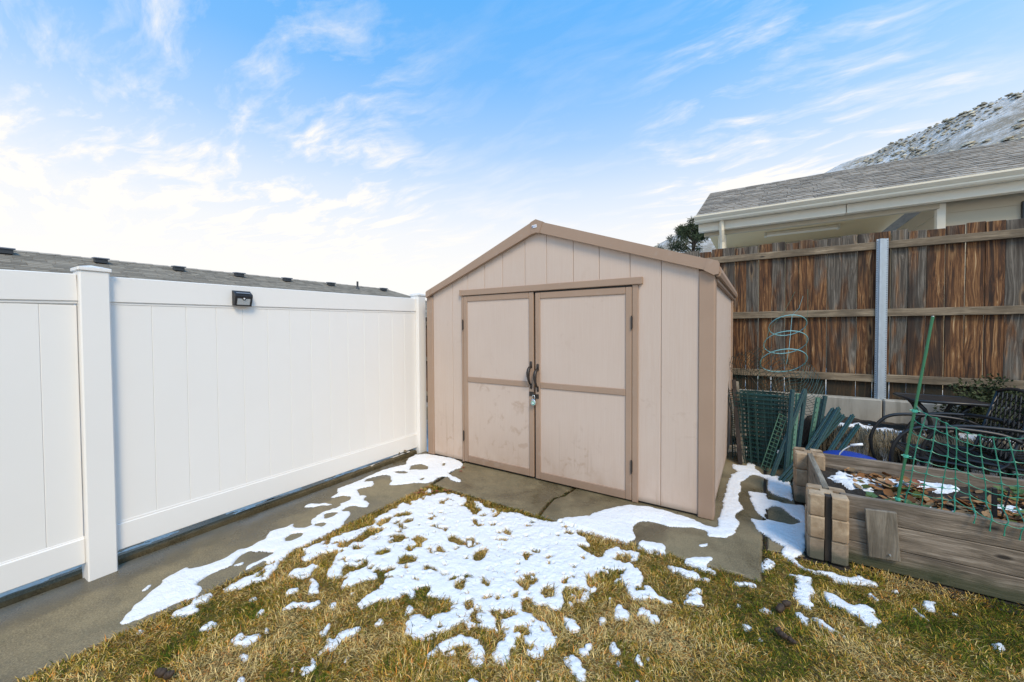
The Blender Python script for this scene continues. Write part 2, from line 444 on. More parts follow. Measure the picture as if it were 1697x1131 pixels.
def grey_wood(t, a=(.075, .062, .050), b=(.20, .175, .150), c2=(.33, .30, .265), axis=0, moss=0.0):
    v = t.rvec('Object', 71.0)
    sc = [30, 30, 30]; sc[axis] = 2.0
    fs = [130, 130, 130]; fs[axis] = 5.0
    ks = [9, 9, 9]; ks[axis] = 3.2
    wv = t.vmath('ADD', v, t.vmath('SCALE', t.noise(v, 2.5, 3, .5, out=1), None))
    wv.node.inputs[1].links[0].from_node.inputs['Scale'].default_value = .05
    s = t.noise(t.map(wv, sc), 1.0, 5, .65, .5); f = t.noise(t.map(wv, fs), 1.0, 4, .6); p = t.noise(v, 3.0, 4, .6)
    c = t.ramp(t.math('ADD', t.math('MULTIPLY', s, .65), t.math('MULTIPLY', f, .35)), [(.32, a), (.5, b), (.68, c2)])
    c = t.mix(t.ramp(p, [(.42, 0.0), (.66, .75)]), c, [x * .42 for x in b])
    k = t.voro(t.map(v, ks), 1.0)
    c = t.mix(t.ramp(k, [(.07, .95), (.14, 0.0)]), c, (.02, .014, .01))
    if moss:
        Z = t.sep(t.pos())[2]
        m = t.math('MULTIPLY', t.math('SUBTRACT', t.math('ADD', .07, t.math('MULTIPLY', p, .10)), Z), 14.0, clamp=True)
        c = t.mix(t.math('MULTIPLY', m, moss), c, (.03, .042, .012))
    return {'Base Color': c, 'Roughness': .85, 'Normal': t.bump(t.math('ADD', s, f), .6, .006)}
plain('dirty_snow', (.62, .58, .52), .8, var=.35, scale=40, bump=.5)
plain('slot_shade', (.030, .022, .016), .6, var=.5, scale=20)  # near-black colour painting the shade inside the block slots
material('rail_wood', lambda t: grey_wood(t, (.075, .055, .034), (.22, .165, .105), (.40, .315, .21)))
material('bed_wood', lambda t: grey_wood(t, (.055, .041, .028), (.215, .168, .122), (.42, .345, .27), 0, .8))
material('bed_wood_side', lambda t: grey_wood(t, (.08, .066, .048), (.23, .20, .15), (.42, .375, .30), 1, .5))
material('plank_wood', lambda t: grey_wood(t, (.08, .062, .042), (.23, .19, .14), (.36, .31, .24), 2))
material('dark_plank', lambda t: grey_wood(t, (.012, .009, .007), (.035, .024, .018), (.07, .05, .04), 2))

def block(t):
    v = t.rvec(); P = t.pos(); Z = t.sep(P)[2]; oz = t.sep(t.coord('Object'))[2]
    a = t.noise(v, 9, 5, .65, .6); b = t.noise(v, 120, 4, .65); p = t.noise(P, 14, 4, .6)
    c = t.mix(t.ramp(a, [(.3, 0.0), (.7, 1.0)]), (.20, .125, .065), (.53, .40, .265))
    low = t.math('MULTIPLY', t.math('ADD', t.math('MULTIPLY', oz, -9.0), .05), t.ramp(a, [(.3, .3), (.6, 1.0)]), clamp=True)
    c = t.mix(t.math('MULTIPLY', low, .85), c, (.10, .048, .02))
    m = t.math('MULTIPLY', t.math('SUBTRACT', t.math('ADD', .045, t.math('MULTIPLY', p, .09)), Z), 26.0, clamp=True)
    c = t.mix(m, c, (.05, .055, .022))
    g = t.math('MULTIPLY', t.math('SUBTRACT', .155, Z), 40.0, clamp=True)
    c = t.mix(t.math('MULTIPLY', g, .45), c, (.16, .14, .115))
    return {'Base Color': c, 'Roughness': .9, 'Normal': t.bump(t.math('ADD', b, a), .45, .006)}
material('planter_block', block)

def shingle(t, k=1.0):
    r = t.rand(); v = t.rvec(); g = t.noise(v, 160, 3, .7); s = t.noise(v, 14, 3, .6)
    c = t.ramp(r, [(0.0, (.08 * k, .066 * k, .050 * k)), (.5, (.15 * k, .124 * k, .094 * k)), (1.0, (.225 * k, .19 * k, .15 * k))])
    c = t.mix(t.ramp(g, [(.4, 0.0), (.7, .6)]), c, (.29 * k, .25 * k, .20 * k)); c = t.mix(t.ramp(s, [(.45, 0.0), (.7, .4)]), c, (.07 * k, .062 * k, .055 * k))
    return {'Base Color': c, 'Roughness': .9, 'Normal': t.bump(g, .5, .004)}
material('shingle', lambda t: shingle(t, 1.7))
def shingle_far(t):
    at = t.node('ShaderNodeVertexColor'); at.layer_name = 'tint'
    g = t.noise(t.pos(), 60, 3, .7)
    return {'Base Color': t.mix(t.math('MULTIPLY', g, .4), at.outputs[0], (.30, .28, .24)), 'Roughness': .9}
material('shingle_far', shingle_far)
def hillm(t):
    P = t.pos(); a = t.noise(P, .10, 6, .65); b = t.noise(P, 1.3, 6, .75); Z = t.sep(P)[2]
    s = t.math('ADD', t.math('MULTIPLY', a, .55), t.math('MULTIPLY', b, .45))
    s = t.math('ADD', s, t.math('MULTIPLY', t.math('SUBTRACT', Z, 30.0), .0022))
    c = t.mix(t.ramp(s, [(.46, 0.0), (.62, 1.0)]), (.31, .26, .195), (.76, .75, .73))
    return {'Base Color': c, 'Roughness': .9, 'Normal': t.bump(b, .6, .6)}
material('hill', hillm)

def set_alpha(o): return o

# ================================================================== SETTING
def up_inverse(o, parent):
    o.parent = parent
    if parent.parent is None and parent.type == 'EMPTY' and not parent.get('_local'):
        o.matrix_parent_inverse = parent.matrix_basis.inverted()
_old_link = link
def link(name, me, mat, parent=None, smooth=False, loc=None):
    o = _old_link(name, me, mat, None, smooth, loc)
    if parent is not None: up_inverse(o, parent)
    return o
def share(src, name, parent, loc, rot=None, scale=None):
    o = bpy.data.objects.new(name, src); COL.objects.link(o); o.location = loc
    if rot is not None: o.rotation_euler = rot
    if scale is not None: o.scale = scale
    if parent is not None: up_inverse(o, parent)
    return o

structure(grid_mesh('ground', -700, 700, -700, 700, 3, 3, lambda X, Y: X * 0 - .13, 'far_ground', smooth=False))
structure(grid_mesh('lawn', -2.6, 4.5, -3.0, 3.12, 140, 120, lambda X, Y: -.024 + .010 * fbm(X, Y, 3, 5), 'thatch'))
structure(grid_mesh('garden_soil', .02, 5.0, 3.0, 6.0, 100, 60, lambda X, Y: -.022 + .02 * fbm(X, Y, 5, 9), 'soil'))

def slab(name, poly, mat, top=0.0, bot=-.12, b=.012):
    n = len(poly); P = [Vector((p[0], p[1], 0)) for p in poly]; ins = []
    area = sum(P[i].x * P[(i + 1) % n].y - P[(i + 1) % n].x * P[i].y for i in range(n)); sg = 1 if area > 0 else -1
    for i in range(n):
        e1 = (P[i] - P[i - 1]).normalized(); e2 = (P[(i + 1) % n] - P[i]).normalized()
        n1 = Vector((-e1.y, e1.x, 0)) * sg; n2 = Vector((-e2.y, e2.x, 0)) * sg
        m = (n1 + n2); m = m / max(m.length, .3)
        ins.append(P[i] + m.normalized() * b * 1.1)
    if sg < 0: P.reverse(); ins.reverse()
    m = MB(); vs = [(p.x, p.y, top) for p in ins] + [(p.x, p.y, top - b) for p in P] + [(p.x, p.y, bot) for p in P]
    fs = [tuple(range(n))] + [(i, n + i, n + (i + 1) % n, (i + 1) % n) for i in range(n)] + [(n + i, 2 * n + i, 2 * n + (i + 1) % n, n + (i + 1) % n) for i in range(n)]
    m.add(vs, fs)
    return structure(m.build(name, mat))
def jag(p, q, n, a, seed):
    rr = random.Random(seed); p, q = Vector(p), Vector(q); d = (q - p); nn = Vector((-d.y, d.x)).normalized(); out = []
    for i in range(n + 1):
        k = i / n; off = 0 if i in (0, n) else rr.uniform(-a, a); w = p + d * k + nn * off; out.append((w.x, w.y))
    return out
slab('path', [(-3.335, -3.0), (-2.585, -3.0)] + jag((-2.585, .2), (-2.585, 2.60), 20, .004, 1) + jag((-2.60, 2.615), (-2.745, 3.30), 8, .014, 2) + [(-3.36, 3.30)], 'concrete_wet')
ck = [(-1.44, 2.62), (-1.452, 2.70), (-1.462, 2.76), (-1.475, 2.84), (-1.478, 2.93), (-1.462, 2.985), (-1.43, 3.04), (-1.432, 3.10), (-1.418, 3.16), (-1.415, 3.30)]
crk = [(a - .011 + random.uniform(-.004, .004), b) for a, b in ck]; ckr = [(a + .011 + random.uniform(-.006, .004), b) for a, b in ck]
lj = jag((-2.575, 2.625), (-2.722, 3.30), 8, .012, 4)
slab('path', jag((-2.575, 2.625), (-1.455, 2.62), 16, .006, 5)[:-1] + crk + [(-2.722, 5.5)] + lj[::-1][:-1], 'concrete_wet', -.003)
slab('path', jag((-1.428, 2.62), (.02, 2.61), 20, .007, 6)[:-1] + [(.018, 2.61)] + jag((.02, 2.75), (.045, 5.0), 12, .006, 7) + [(-.27, 5.2)] + ckr[::-1][:-1], 'concrete_wet', 0.0)
slab('path', jag((.045, 3.01), (.26, 3.02), 5, .008, 8)[:-1] + [(.262, 3.05), (.262, 4.85), (.066, 4.9)] + jag((.064, 4.6), (.048, 3.05), 10, .005, 9), 'concrete_wet', -.006)
slab('kerb', [(-3.62, -3.0), (-3.375, -3.0)] + jag((-3.368, .3), (-3.40, 3.2), 24, .006, 12) + [(-3.66, 3.2)], 'concrete_wet', .035, -.12, .016)

# terrace bank behind the raised bed, with a soil face
def bank(X, Y):
    k = np.clip((Y - 4.98) / .12, 0, 1); k = k * k * (3 - 2 * k)
    k2 = np.clip((X - .30) / .2, 0, 1)
    return -.05 + k * k2 * (.47 + .05 * fbm(X, Y, 6, 21) - .07 * np.clip((Y - 5.2) / .6, 0, 1)) + .03 * fbm(X, Y, 18, 22)
structure(grid_mesh('terrace_bank', .02, 5.0, 4.85, 5.97, 220, 60, bank, 'soil'))
structure(grid_mesh('upper_yard', -8, 14, 6.1, 40, 4, 4, lambda X, Y: X * 0 + .58, 'bounce_snow', smooth=False))  # yard given full white snow cover to bounce light onto the porch ceiling

# hills
AZ = np.radians([-60, -46, -35, -28, -19.4, -12.5, -9, -4, 2.4, 7.7, 10.3, 12.6, 15.1, 17.3, 20, 26, 35, 50, 75, 110])
EL = np.radians([.2, .6, 1.8, 3.4, 7.8, 11.5, 13.0, 14.8, 16.6, 18.0, 18.5, 19.1, 19.6, 19.9, 20.1, 20.6, 20.0, 16, 9, 3])
def hill_z(az, r):
    el = np.interp(az, AZ, EL); rc = 105 + 14 * np.sin(az * 5 + 1) + 8 * np.sin(az * 13)
    x, y = r * np.sin(az), r * np.cos(az)
    zc = rc * np.tan(el); k = np.clip((r - 32) / (rc - 32), 0, 1)
    z = zc * k ** 1.35 - np.clip(r - rc, 0, 400) * .25
    return z + k * (2.2 * (fbm(x, y, .06, 31) - .5) + .9 * (fbm(x, y, .25, 33) - .5)) + .58 * np.clip((40 - r) / 8, 0, 1) - .1
na, nr = 260, 110
az = np.radians(np.linspace(-60, 110, na)); rr_ = np.concatenate([np.linspace(32, 130, 90), np.linspace(134, 260, 20)])
A, RR = np.meshgrid(az, rr_); ZZ = hill_z(A, RR) + 1.0
V = np.stack([RR * np.sin(A), RR * np.cos(A), ZZ], -1).reshape(-1, 3)
i = np.arange((nr - 1) * (na - 1)); r_i = i // (na - 1); c_i = i % (na - 1); a_i = r_i * na + c_i
structure(npmesh('hill', V, np.stack([a_i, a_i + 1, a_i + na + 1, a_i + na], -1), 'hill', smooth=True))
# sagebrush on the hill
def brush():
    N = 11000
    a = np.radians(rng.uniform(-20, 60, N)); r = 60 + 62 * rng.random(N) ** .8
    x, y = r * np.sin(a), r * np.cos(a); z = hill_z(a, r) + 1.0
    keep = fbm(x, y, .12, 41) > .40; x, y, z = x[keep], y[keep], z[keep]; n = len(x)
    base = np.array([(math.cos(th) * math.sin(ph), math.sin(th) * math.sin(ph), math.cos(ph)) for ph in (.5, 1.2, 1.9) for th in np.linspace(0, 2 * math.pi, 6, endpoint=False)] + [(0, 0, 1.0)])
    F = []
    for ring in range(2):
        for k in range(6):
            F.append((ring * 6 + k, (ring + 1) * 6 + k, (ring + 1) * 6 + (k + 1) % 6)); F.append((ring * 6 + k, (ring + 1) * 6 + (k + 1) % 6, ring * 6 + (k + 1) % 6))
    for k in range(6): F.append((k, (k + 1) % 6, 18))
    F = np.array(F)
    s = (.12 + .26 * rng.random(n) ** 3)[:, None, None]
    V = base[None] * (1 + 1.1 * (rng.random((n, 19, 1)) - .5)) * s * np.array([1.4, 1.4, .75])
    V = V + np.stack([x, y, z + .02], -1)[:, None]
    col = np.array([.40, .37, .29]) * (0.6 + .8 * rng.random((n, 1))) + np.array([.03, .02, 0]) * rng.random((n, 1))
    C = np.repeat(np.concatenate([col, np.ones((n, 1))], 1)[:, None], 19, 1).reshape(-1, 4)
    FF = (F[None] + 19 * np.arange(n)[:, None, None]).reshape(-1, 3)
    o = npmesh('sagebrush', V.reshape(-1, 3), FF, 'tinted_leaf', cols=C)
    tag(o, 'grey green sagebrush scattered over the snowy hillside', 'sagebrush', kind='stuff')
brush()

# ================================================================== WHITE VINYL FENCE
ang = math.asin(.045)
n_ = Vector((.999, .045, 0)); p0 = Vector((-3.26, .588, 0)) - n_ * .038
fence = thing('vinyl_fence', 'tall white vinyl privacy fence running along the concrete path', 'fence', p0, (0, 0, ang)); fence['_local'] = 1
def fpost(s, ztop):
    m = MB(); m.span(-.089, .038, s - .0625, s + .0625, -.05, ztop, .006); p = m.build('post', 'vinyl_white', fence)
    c = MB(); c.span(-.097, .046, s - .0705, s + .0705, ztop - .004, ztop + .018, .004)
    c.add([(-.095, s - .0685, ztop + .018), (.044, s - .0685, ztop + .018), (.044, s + .0685, ztop + .018), (-.095, s + .0685, ztop + .018), (-.0255, s, ztop + .036)], [(0, 1, 4), (1, 2, 4), (2, 3, 4), (3, 0, 4)])
    c.build('cap', 'vinyl_white', p)
fpost(0.0, 1.803); fpost(2.7075, 1.852); fpost(-2.6, 1.78)
def fpanel(s0, s1, top, rl, bt, bb):
    lin = lambda e, s: e[0] + (e[1] - e[0]) * (s - s0) / (s1 - s0)
    def rail(nm, lo, hi, lip_low):
        m = MB()
        a0, a1, b0, b1 = lo[0], lo[1], hi[0], hi[1]
        l = .014
        if lip_low: a0m, a1m, b0m, b1m = a0 + l, a1 + l, b0, b1
        else: a0m, a1m, b0m, b1m = a0, a1, b0 - l, b1 - l
        m.bar((-.022, s0, (a0m + b0m) / 2), (-.022, s1, (a1m + b1m) / 2), .044, (b0m - a0m), .004)
        z0 = (a0 + a0m) / 2 if lip_low else (b0 + b0m) / 2; z1 = (a1 + a1m) / 2 if lip_low else (b1 + b1m) / 2
        m.bar((-.024, s0, z0), (-.024, s1, z1), .034, l, .002)
        m.build(nm, 'vinyl_white', fence)
    rail('top_rail', rl, top, True); rail('bottom_rail', bb, bt, False)
    edges = []
    s = s0 + .02
    return lin
fpanel(.0625, 2.645, (1.780, 1.826), (1.611, 1.642), (.281, .228), (.105, .053))
fpanel(-2.5375, -.0625, (1.70, 1.780), (1.53, 1.611), (.262, .2565), (.10, .106))
ed = [.066, .2625, .443, .621, .797, .977, 1.158, 1.344, 1.527, 1.722, 1.914, 2.10, 2.286, 2.466, 2.643]
ed1 = [-.066 - .1400] + [-.206 - .178 * k for k in range(1, 14)]
ed1 = [-.066] + ed1
for E_, zz in ((ed, None), (ed1, None)):
    for a, b in zip(E_[:-1], E_[1:]):
        lo, hi = min(a, b), max(a, b); m = MB()
        m.span(-.030 + random.uniform(-.0008, .0008), -.010, lo + .0003, hi - .0003, .18, 1.66 if E_ is ed else 1.60, .0022)
        m.build('board', 'vinyl_white', fence)

# ================================================================== SHED
shed = thing('garden_shed', 'beige vinyl garden shed with brown trim and closed double doors', 'shed', (-1.765, 3.24, 0))
SF = 3.24
zroof = lambda x: 2.378 - (.372 if x < -1.795 else .330) * abs(x + 1.795)
EDG = [-3.15, -2.86, -2.64, -2.416, -2.189, -1.927, -1.69, -1.42, -1.178, -.912, -.664, -.39]
m = MB(); m.prism([(-3.24, .0), (-.305, .0), (-.305, 1.875), (-1.795, 2.36), (-3.24, 1.83)], 'y', SF + .03, SF + .05)
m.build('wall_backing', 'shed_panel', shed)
for a, b in zip(EDG[:-1], EDG[1:]):
    z0 = .018 if (b <= -2.63 or a >= -.95) else 1.84
    a2, b2 = a + .0012, b - .0012
    if a < -1.795 < b: top = [(b2, zroof(b2)), (-1.795, zroof(-1.795)), (a2, zroof(a2))]
    else: top = [(b2, zroof(b2)), (a2, zroof(a2))]
    if a == -.912: poly = [(-.88, z0), (b2, z0)] + top[:1] + [(a2, zroof(a2)), (a2, 1.84), (-.88, 1.84)]
    elif b == -2.64: poly = [(a2, z0), (-2.70, z0), (-2.70, 1.84), (b2, 1.84)] + top
    else: poly = [(a2, z0), (b2, z0)] + top
    m = MB(); n = len(poly)
    cx = sum(p[0] for p in poly) / n; cz = sum(p[1] for p in poly) / n
    ins = [(p[0] + (.003 if p[0] < cx else -.003), p[1] + (.003 if p[1] < cz else -.003)) for p in poly]
    vs = [(p[0], SF, p[1]) for p in ins] + [(p[0], SF + .004, p[1]) for p in poly] + [(p[0], SF + .029, p[1]) for p in poly]
    m.add(vs, [tuple(range(n))] + [(i, (i + 1) % n, n + (i + 1) % n, n + i) for i in range(n)] + [(n + i, n + (i + 1) % n, 2 * n + (i + 1) % n, 2 * n + i) for i in range(n)])
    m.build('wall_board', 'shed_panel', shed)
# side and rear walls (boards along y)
SY1 = 5.50
for sx_, nm in ((-.300, 1), (-3.245, -1)):
    k = 0; y = SF + .11
    while y < SY1 - .02:
        y2 = min(y + .1225, SY1)
        m = MB(); m.span(sx_ - .03 * (nm > 0), sx_ + .03 * (nm < 0), y + .001, y2 - .0015, .018, 1.83, .006)
        m.build('side_board', 'shed_panel', shed); y = y2
m = MB(); m.prism([(-3.24, .02), (-.305, .02), (-.305, 1.82), (-1.795, 2.36), (-3.24, 1.83)], 'y', SY1, SY1 + .03); m.build('rear_wall', 'shed_panel', shed)
# corner trims
m = MB(); m.span(-3.245, -3.148, SF - .012, SF + .02, .008, 1.825, .006); m.span(-3.262, -3.246, SF + .02, SF + .11, .008, 1.825, .004); m.build('corner_trim', 'shed_trim', shed)
m = MB(); m.span(-.392, -.283, SF - .012, SF + .02, .002, 1.885, .006); m.span(-.299, -.281, SF + .02, SF + .11, .002, 1.85, .004); m.build('corner_trim', 'shed_trim', shed)
m = MB(); m.span(-.304, -.283, SY1 - .05, SY1 + .04, .002, 1.84, .004); m.build('corner_trim', 'shed_trim', shed)
# base strip
m = MB(); m.span(-3.24, -.305, SF + .02, SF + .05, .0, .02, .003); m.span(-.325, -.306, SF + .05, SY1, 0, .02, .003); m.build('base_strip', 'black_plastic', shed)
# roof
RY0, RY1 = 3.195, 5.66
KF = 3.195 / 3.155
FP = lambda P: [(x_ * KF, 1.45 + (z_ - 1.45) * KF) for x_, z_ in P]
def roof_side(sgn, xe, ze):
    xa, za = -1.785, 2.455
    m = MB(); m.prism([(xa, za), (xe, ze), (xe, ze - .028), (xa, za - .03)], 'y', RY0 + .012, RY1); return m
rf = roof_side(-1, -3.228, 1.89).build('roof', 'shed_trim', shed)
rf2 = roof_side(1, -.252, 1.89).build('roof', 'shed_trim', shed)
# front fascia pieces
yf0, yf1 = RY0, RY0 + .04
fl = MB(); fl.prism(FP([(-3.112, 1.900), (-1.812, 2.445), (-1.803, 2.339), (-3.129, 1.834)]), 'y', yf0, yf1); fl.build('fascia', 'shed_trim', shed)
fr = MB(); fr.prism(FP([(-1.686, 2.431), (-.322, 1.955), (-.346, 1.878), (-1.725, 2.341)]), 'y', yf0, yf1); fr.build('fascia', 'shed_trim', shed)
pk = MB(); pk.prism(FP([(-1.814, 2.447), (-1.757, 2.468), (-1.684, 2.436), (-1.722, 2.337), (-1.757, 2.346), (-1.805, 2.336)]), 'y', yf0 - .004, yf1 + .01); pk.build('peak_cap', 'shed_trim', shed)
ec = MB(); ec.prism(FP([(-.326, 1.960), (-.258, 1.936), (-.250, 1.920), (-.253, 1.842), (-.284, 1.836), (-.350, 1.876)]), 'y', yf0 - .004, yf1 + .01); ec.build('eave_cap', 'shed_trim', shed)
ec = MB(); ec.prism(FP([(-3.180, 1.874), (-3.105, 1.906), (-3.122, 1.832), (-3.180, 1.810)]), 'y', yf0 - .004, yf1 + .01); ec.build('eave_cap', 'shed_trim', shed)
# side eave trim: shallow curved gutter-like moulding
m = MB(); m.prism([(-.276, 1.83), (-.250, 1.834), (-.240, 1.862), (-.250, 1.905), (-.276, 1.915)], 'y', yf1, RY1 + .02); m.build('eave_trim', 'shed_trim', shed)
m = MB(); m.span(-.31, -.27, SF + .08, RY1, 1.80, 1.828, .004); m.build('soffit_strip', 'shed_trim', shed)
# badge
bd = MB(); bd.box((-1.792, RY0 - .007, 2.415), (.052, .004, .028), .001, Matrix.Rotation(-R(4), 3, 'Y')); bdo = bd.build('badge', 'badge_white', shed)
e = MB(); e.lathe([(0, .001), (.0062, .001), (.0062, 0)], n=12)
e.v = [(-1.811 + v[0], RY0 - .0095 - v[2], 2.410 + v[1]) for v in e.v]; e.build('emblem', 'badge_navy', bdo)
e = MB(); e.box((-1.804, RY0 - .0095, 2.417), (.012, .001, .010), .0004); e.box((-1.800, RY0 - .0096, 2.411), (.006, .001, .009), .0004); e.build('emblem', 'badge_blue', bdo)
e = MB()
for k in range(5): e.box((-1.792 + k * .0050, RY0 - .0095, 2.415 + k * .0004), (.0037, .001, .011 if k in (0, 3) else .008), .0004)
e.build('lettering', 'badge_blue', bdo)
# header and jambs
m = MB(); m.span(-2.722, -.806, SF - .030, SF + .02, 1.812, 1.872, .004); m.span(-2.735, -2.715, SF - .034, SF + .01, 1.810, 1.876, .003); m.build('door_header', 'shed_trim', shed)
m = MB(); m.span(-2.722, -2.696, SF - .016, SF + .028, .01, 1.812, .003); m.build('door_jamb', 'shed_trim', shed)
m = MB(); m.span(-.889, -.842, SF - .016, SF + .028, .004, 1.812, .003); m.build('door_jamb', 'shed_trim', shed)
m = MB(); m.span(-2.696, -.889, SF + .012, SF + .03, .0, 1.84, .002); m.build('door_backing', 'black_plastic', shed)
def door(x0, x1, z0, z1, hx, label):
    dp = MB(); dp.span(x0 + .012, x1 - .012, SF - .008, SF + .010, z0 + .012, z1 - .012, .002)
    D = dp.build('door', 'shed_panel', shed); D['label'] = label
    yo0, yo1 = SF - .018, SF + .008
    inner = .052; zm0, zm1 = .888, .944
    for nm, a, b, c, d_ in (('stile', x0, x0 + inner, z0, z1), ('stile', x1 - inner, x1, z0, z1), ('top_rail', x0 + inner + .001, x1 - inner - .001, z1 - .058, z1), ('middle_rail', x0 + inner + .001, x1 - inner - .001, zm0, zm1), ('bottom_rail', x0 + inner + .001, x1 - inner - .001, z0, z0 + .072)):
        q = MB(); q.span(a, b, yo0, yo1, c, d_, .004); q.build(nm, 'shed_trim', D)
    for hz in (1.50, .30):
        q = MB(); q.span(hx - .007, hx + .007, SF - .024, SF - .014, hz - .045, hz + .045, .002); q.tube([(hx, SF - .026, hz - .056), (hx, SF - .026, hz + .056)], .006, 8); q.build('hinge', 'bronze', D)
    return D
dl = door(-2.692, -1.826, .020, 1.806, -2.694, 'left shed door leaf')
dr = door(-1.806, -.893, .014, 1.796, -.891, 'right shed door leaf, its lower panel stained')
def handle(x, zt, D):
    m = MB(); y0 = SF - .018
    m.span(x - .012, x + .012, y0 - .008, y0 + .002, zt - .062, zt, .003)
    m.span(x - .010, x + .010, y0 - .008, y0 + .002, zt - .265, zt - .215, .003)
    prof = [(.0, -.052, .010), (.022, -.058, .014), (.042, -.075, .017), (.053, -.105, .018), (.052, -.140, .015), (.042, -.175, .012), (.026, -.205, .010), (.006, -.225, .008)]
    m.tube([(x - .004, y0 - a, zt + b) for a, b, r_ in prof], [r_ for a, b, r_ in prof], 10)
    m.build('handle', 'bronze', D, True)
handle(-1.852, 1.140, dl); handle(-1.778, 1.118, dr)
m = MB(); m.span(-1.872, -1.822, SF - .024, SF - .016, .806, .848, .002); m.span(-1.812, -1.768, SF - .024, SF - .016, .786, .828, .002); m.span(-1.84, -1.785, SF - .028, SF - .0235, .806, .826, .002); m.build('hasp', 'bronze', shed)
pad = thing('padlock', 'small round silver combination padlock hanging on the shed door hasp', 'padlock', (-1.812, SF - .045, .72))
m = MB()
pr = []
NB = 20
for k in range(NB):
    th = 2 * math.pi * k / NB; r_ = .0265 * (1 + .38 * max(0, math.cos(th)) ** 4); pr.append((r_ * math.sin(th), r_ * math.cos(th)))
for y_, s_ in ((-.010, .86), (-.007, 1.0), (.007, 1.0), (.010, .86)):
    m.v += [(-1.812 + a * s_, SF - .045 + y_, .748 + b * s_) for a, b in pr]
for L in range(3):
    for k in range(NB): m.f.append((L * NB + k, L * NB + (k + 1) % NB, (L + 1) * NB + (k + 1) % NB, (L + 1) * NB + k))
m.f.append(tuple(range(NB))[::-1]); m.f.append(tuple(range(3 * NB, 4 * NB)))
m.build('body', 'steel', pad)
m = MB(); m.lathe([(.0, .007), (.008, .007), (.009, .005), (.009, .0)], n=16); m.v = [(-1.812 + v[0], SF - .0555 - v[2], .745 + v[1]) for v in m.v]; m.build('knob', 'white_plastic', pad)
m = MB(); m.lathe([(.0, .001), (.0175, .001), (.0175, .0)], n=16); m.v = [(-1.812 + v[0], SF - .0552 - v[2] * .5, .745 + v[1]) for v in m.v]; m.build('dial', 'clip_green', pad)
m = MB(); m.tube([(-1.812 - .014 * math.cos(a), SF - .045, .788 + .020 * math.sin(a) + (.012 if 0 < a < math.pi else 0)) for a in np.linspace(-.35, math.pi + .35, 14)], .0038, 8); m.build('shackle', 'steel', pad, True)

# ---------------- solar light on the fence
sl = thing('solar_wall_light', 'black solar motion light mounted on the white fence rail', 'wall light', p0, (0, 0, ang)); sl['_local'] = 1
y0_, y1_ = .722, .842
m = MB()
bz, tz = 1.640, 1.752
# wedge: back on the rail, sloping top, tilted front face
prof = [(0.001, bz), (.030, bz - .004), (.052, bz + .070), (.050, bz + .082), (.010, tz), (.001, tz)]
m.prism([(p[0], p[1]) for p in prof], 'y', y0_, y1_)
m.v = [(v[0], v[1], v[2]) for v in m.v]
hb = m.build('housing', 'black_plastic', sl)
m = MB(); m.add([(.0175, y0_ + .012, tz - .012), (.0478, y0_ + .012, bz + .087), (.0478, y1_ - .012, bz + .087), (.0175, y1_ - .012, tz - .012)], [(0, 1, 2, 3)])
m.v = [(v[0] + .0015, v[1], v[2] + .0025) for v in m.v]; m.build('solar_panel', 'vent_grey', sl)
def fp(u, v, out): # point on the tilted front face
    a = Vector((.030, 0, bz - .004)); b = Vector((.052, 0, bz + .070)); nn = Vector((.074, 0, -.022)).normalized()
    p = a + (b - a) * v + nn * out; return (p.x, y0_ + (y1_ - y0_) * u, p.z)
def fplate(u0, u1, v0, v1, out, nm, mt, th=.003):
    q = MB(); vs = [fp(u, v, o_) for o_ in (out - th, out) for u, v in ((u0, v0), (u1, v0), (u1, v1), (u0, v1))]
    q.add(vs, nrmfix(vs, [(0, 1, 2, 3), (4, 5, 6, 7), (0, 1, 5, 4), (1, 2, 6, 5), (2, 3, 7, 6), (3, 0, 4, 7)])); return q.build(nm, mt, sl)
fplate(.14, .86, .14, .74, .003, 'lens', 'lens_grey')
q = MB(); q.tube([fp(.5, .76, 0), fp(.5, .76, .006)], .012, 14); q.build('sensor_ring', 'black_plastic', sl)
q = MB(); q.tube([fp(.5, .76, .005), fp(.5, .76, .010)], [.007, .004], 12); q.build('sensor', 'white_plastic', sl)

# ================================================================== WOOD FENCE AND WALL
wf = thing('wood_fence', 'weathered brown board fence on steel posts behind the shed', 'fence', (0, 6.0, .6))
FY = 6.0
rs = random.Random(3)
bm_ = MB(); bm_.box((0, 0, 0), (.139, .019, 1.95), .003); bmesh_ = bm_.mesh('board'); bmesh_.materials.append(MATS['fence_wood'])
x = -6.9
while x < 4.6:
    wd = rs.uniform(.132, .142); low = -.80 if x < -4.9 else 0.0
    o = share(bmesh_, 'board', wf, (x + wd / 2, FY + .056 + rs.uniform(-.007, .007), 1.558 + low + rs.uniform(-.018, .018)), (rs.uniform(-.004, .004), rs.uniform(-.004, .004), rs.uniform(-.02, .02)), (wd / .139, 1, 1))
    x += wd + max(0, rs.gauss(.0035, .0035))
for (a, b) in ((-6.2, -4.9), (-4.9, -1.30), (-1.30, 1.115), (1.215, 4.6)):
    for z in (2.385, 1.62, .862):
        m = MB(); dz = rs.uniform(-.006, .006); z -= .80 * (a < -5); m.bar((a, FY + .024, z + dz), (b, FY + .024, z - dz), .040, .086, .004, (0, 0, 1))
        o = m.build('rail', 'rail_wood', wf)
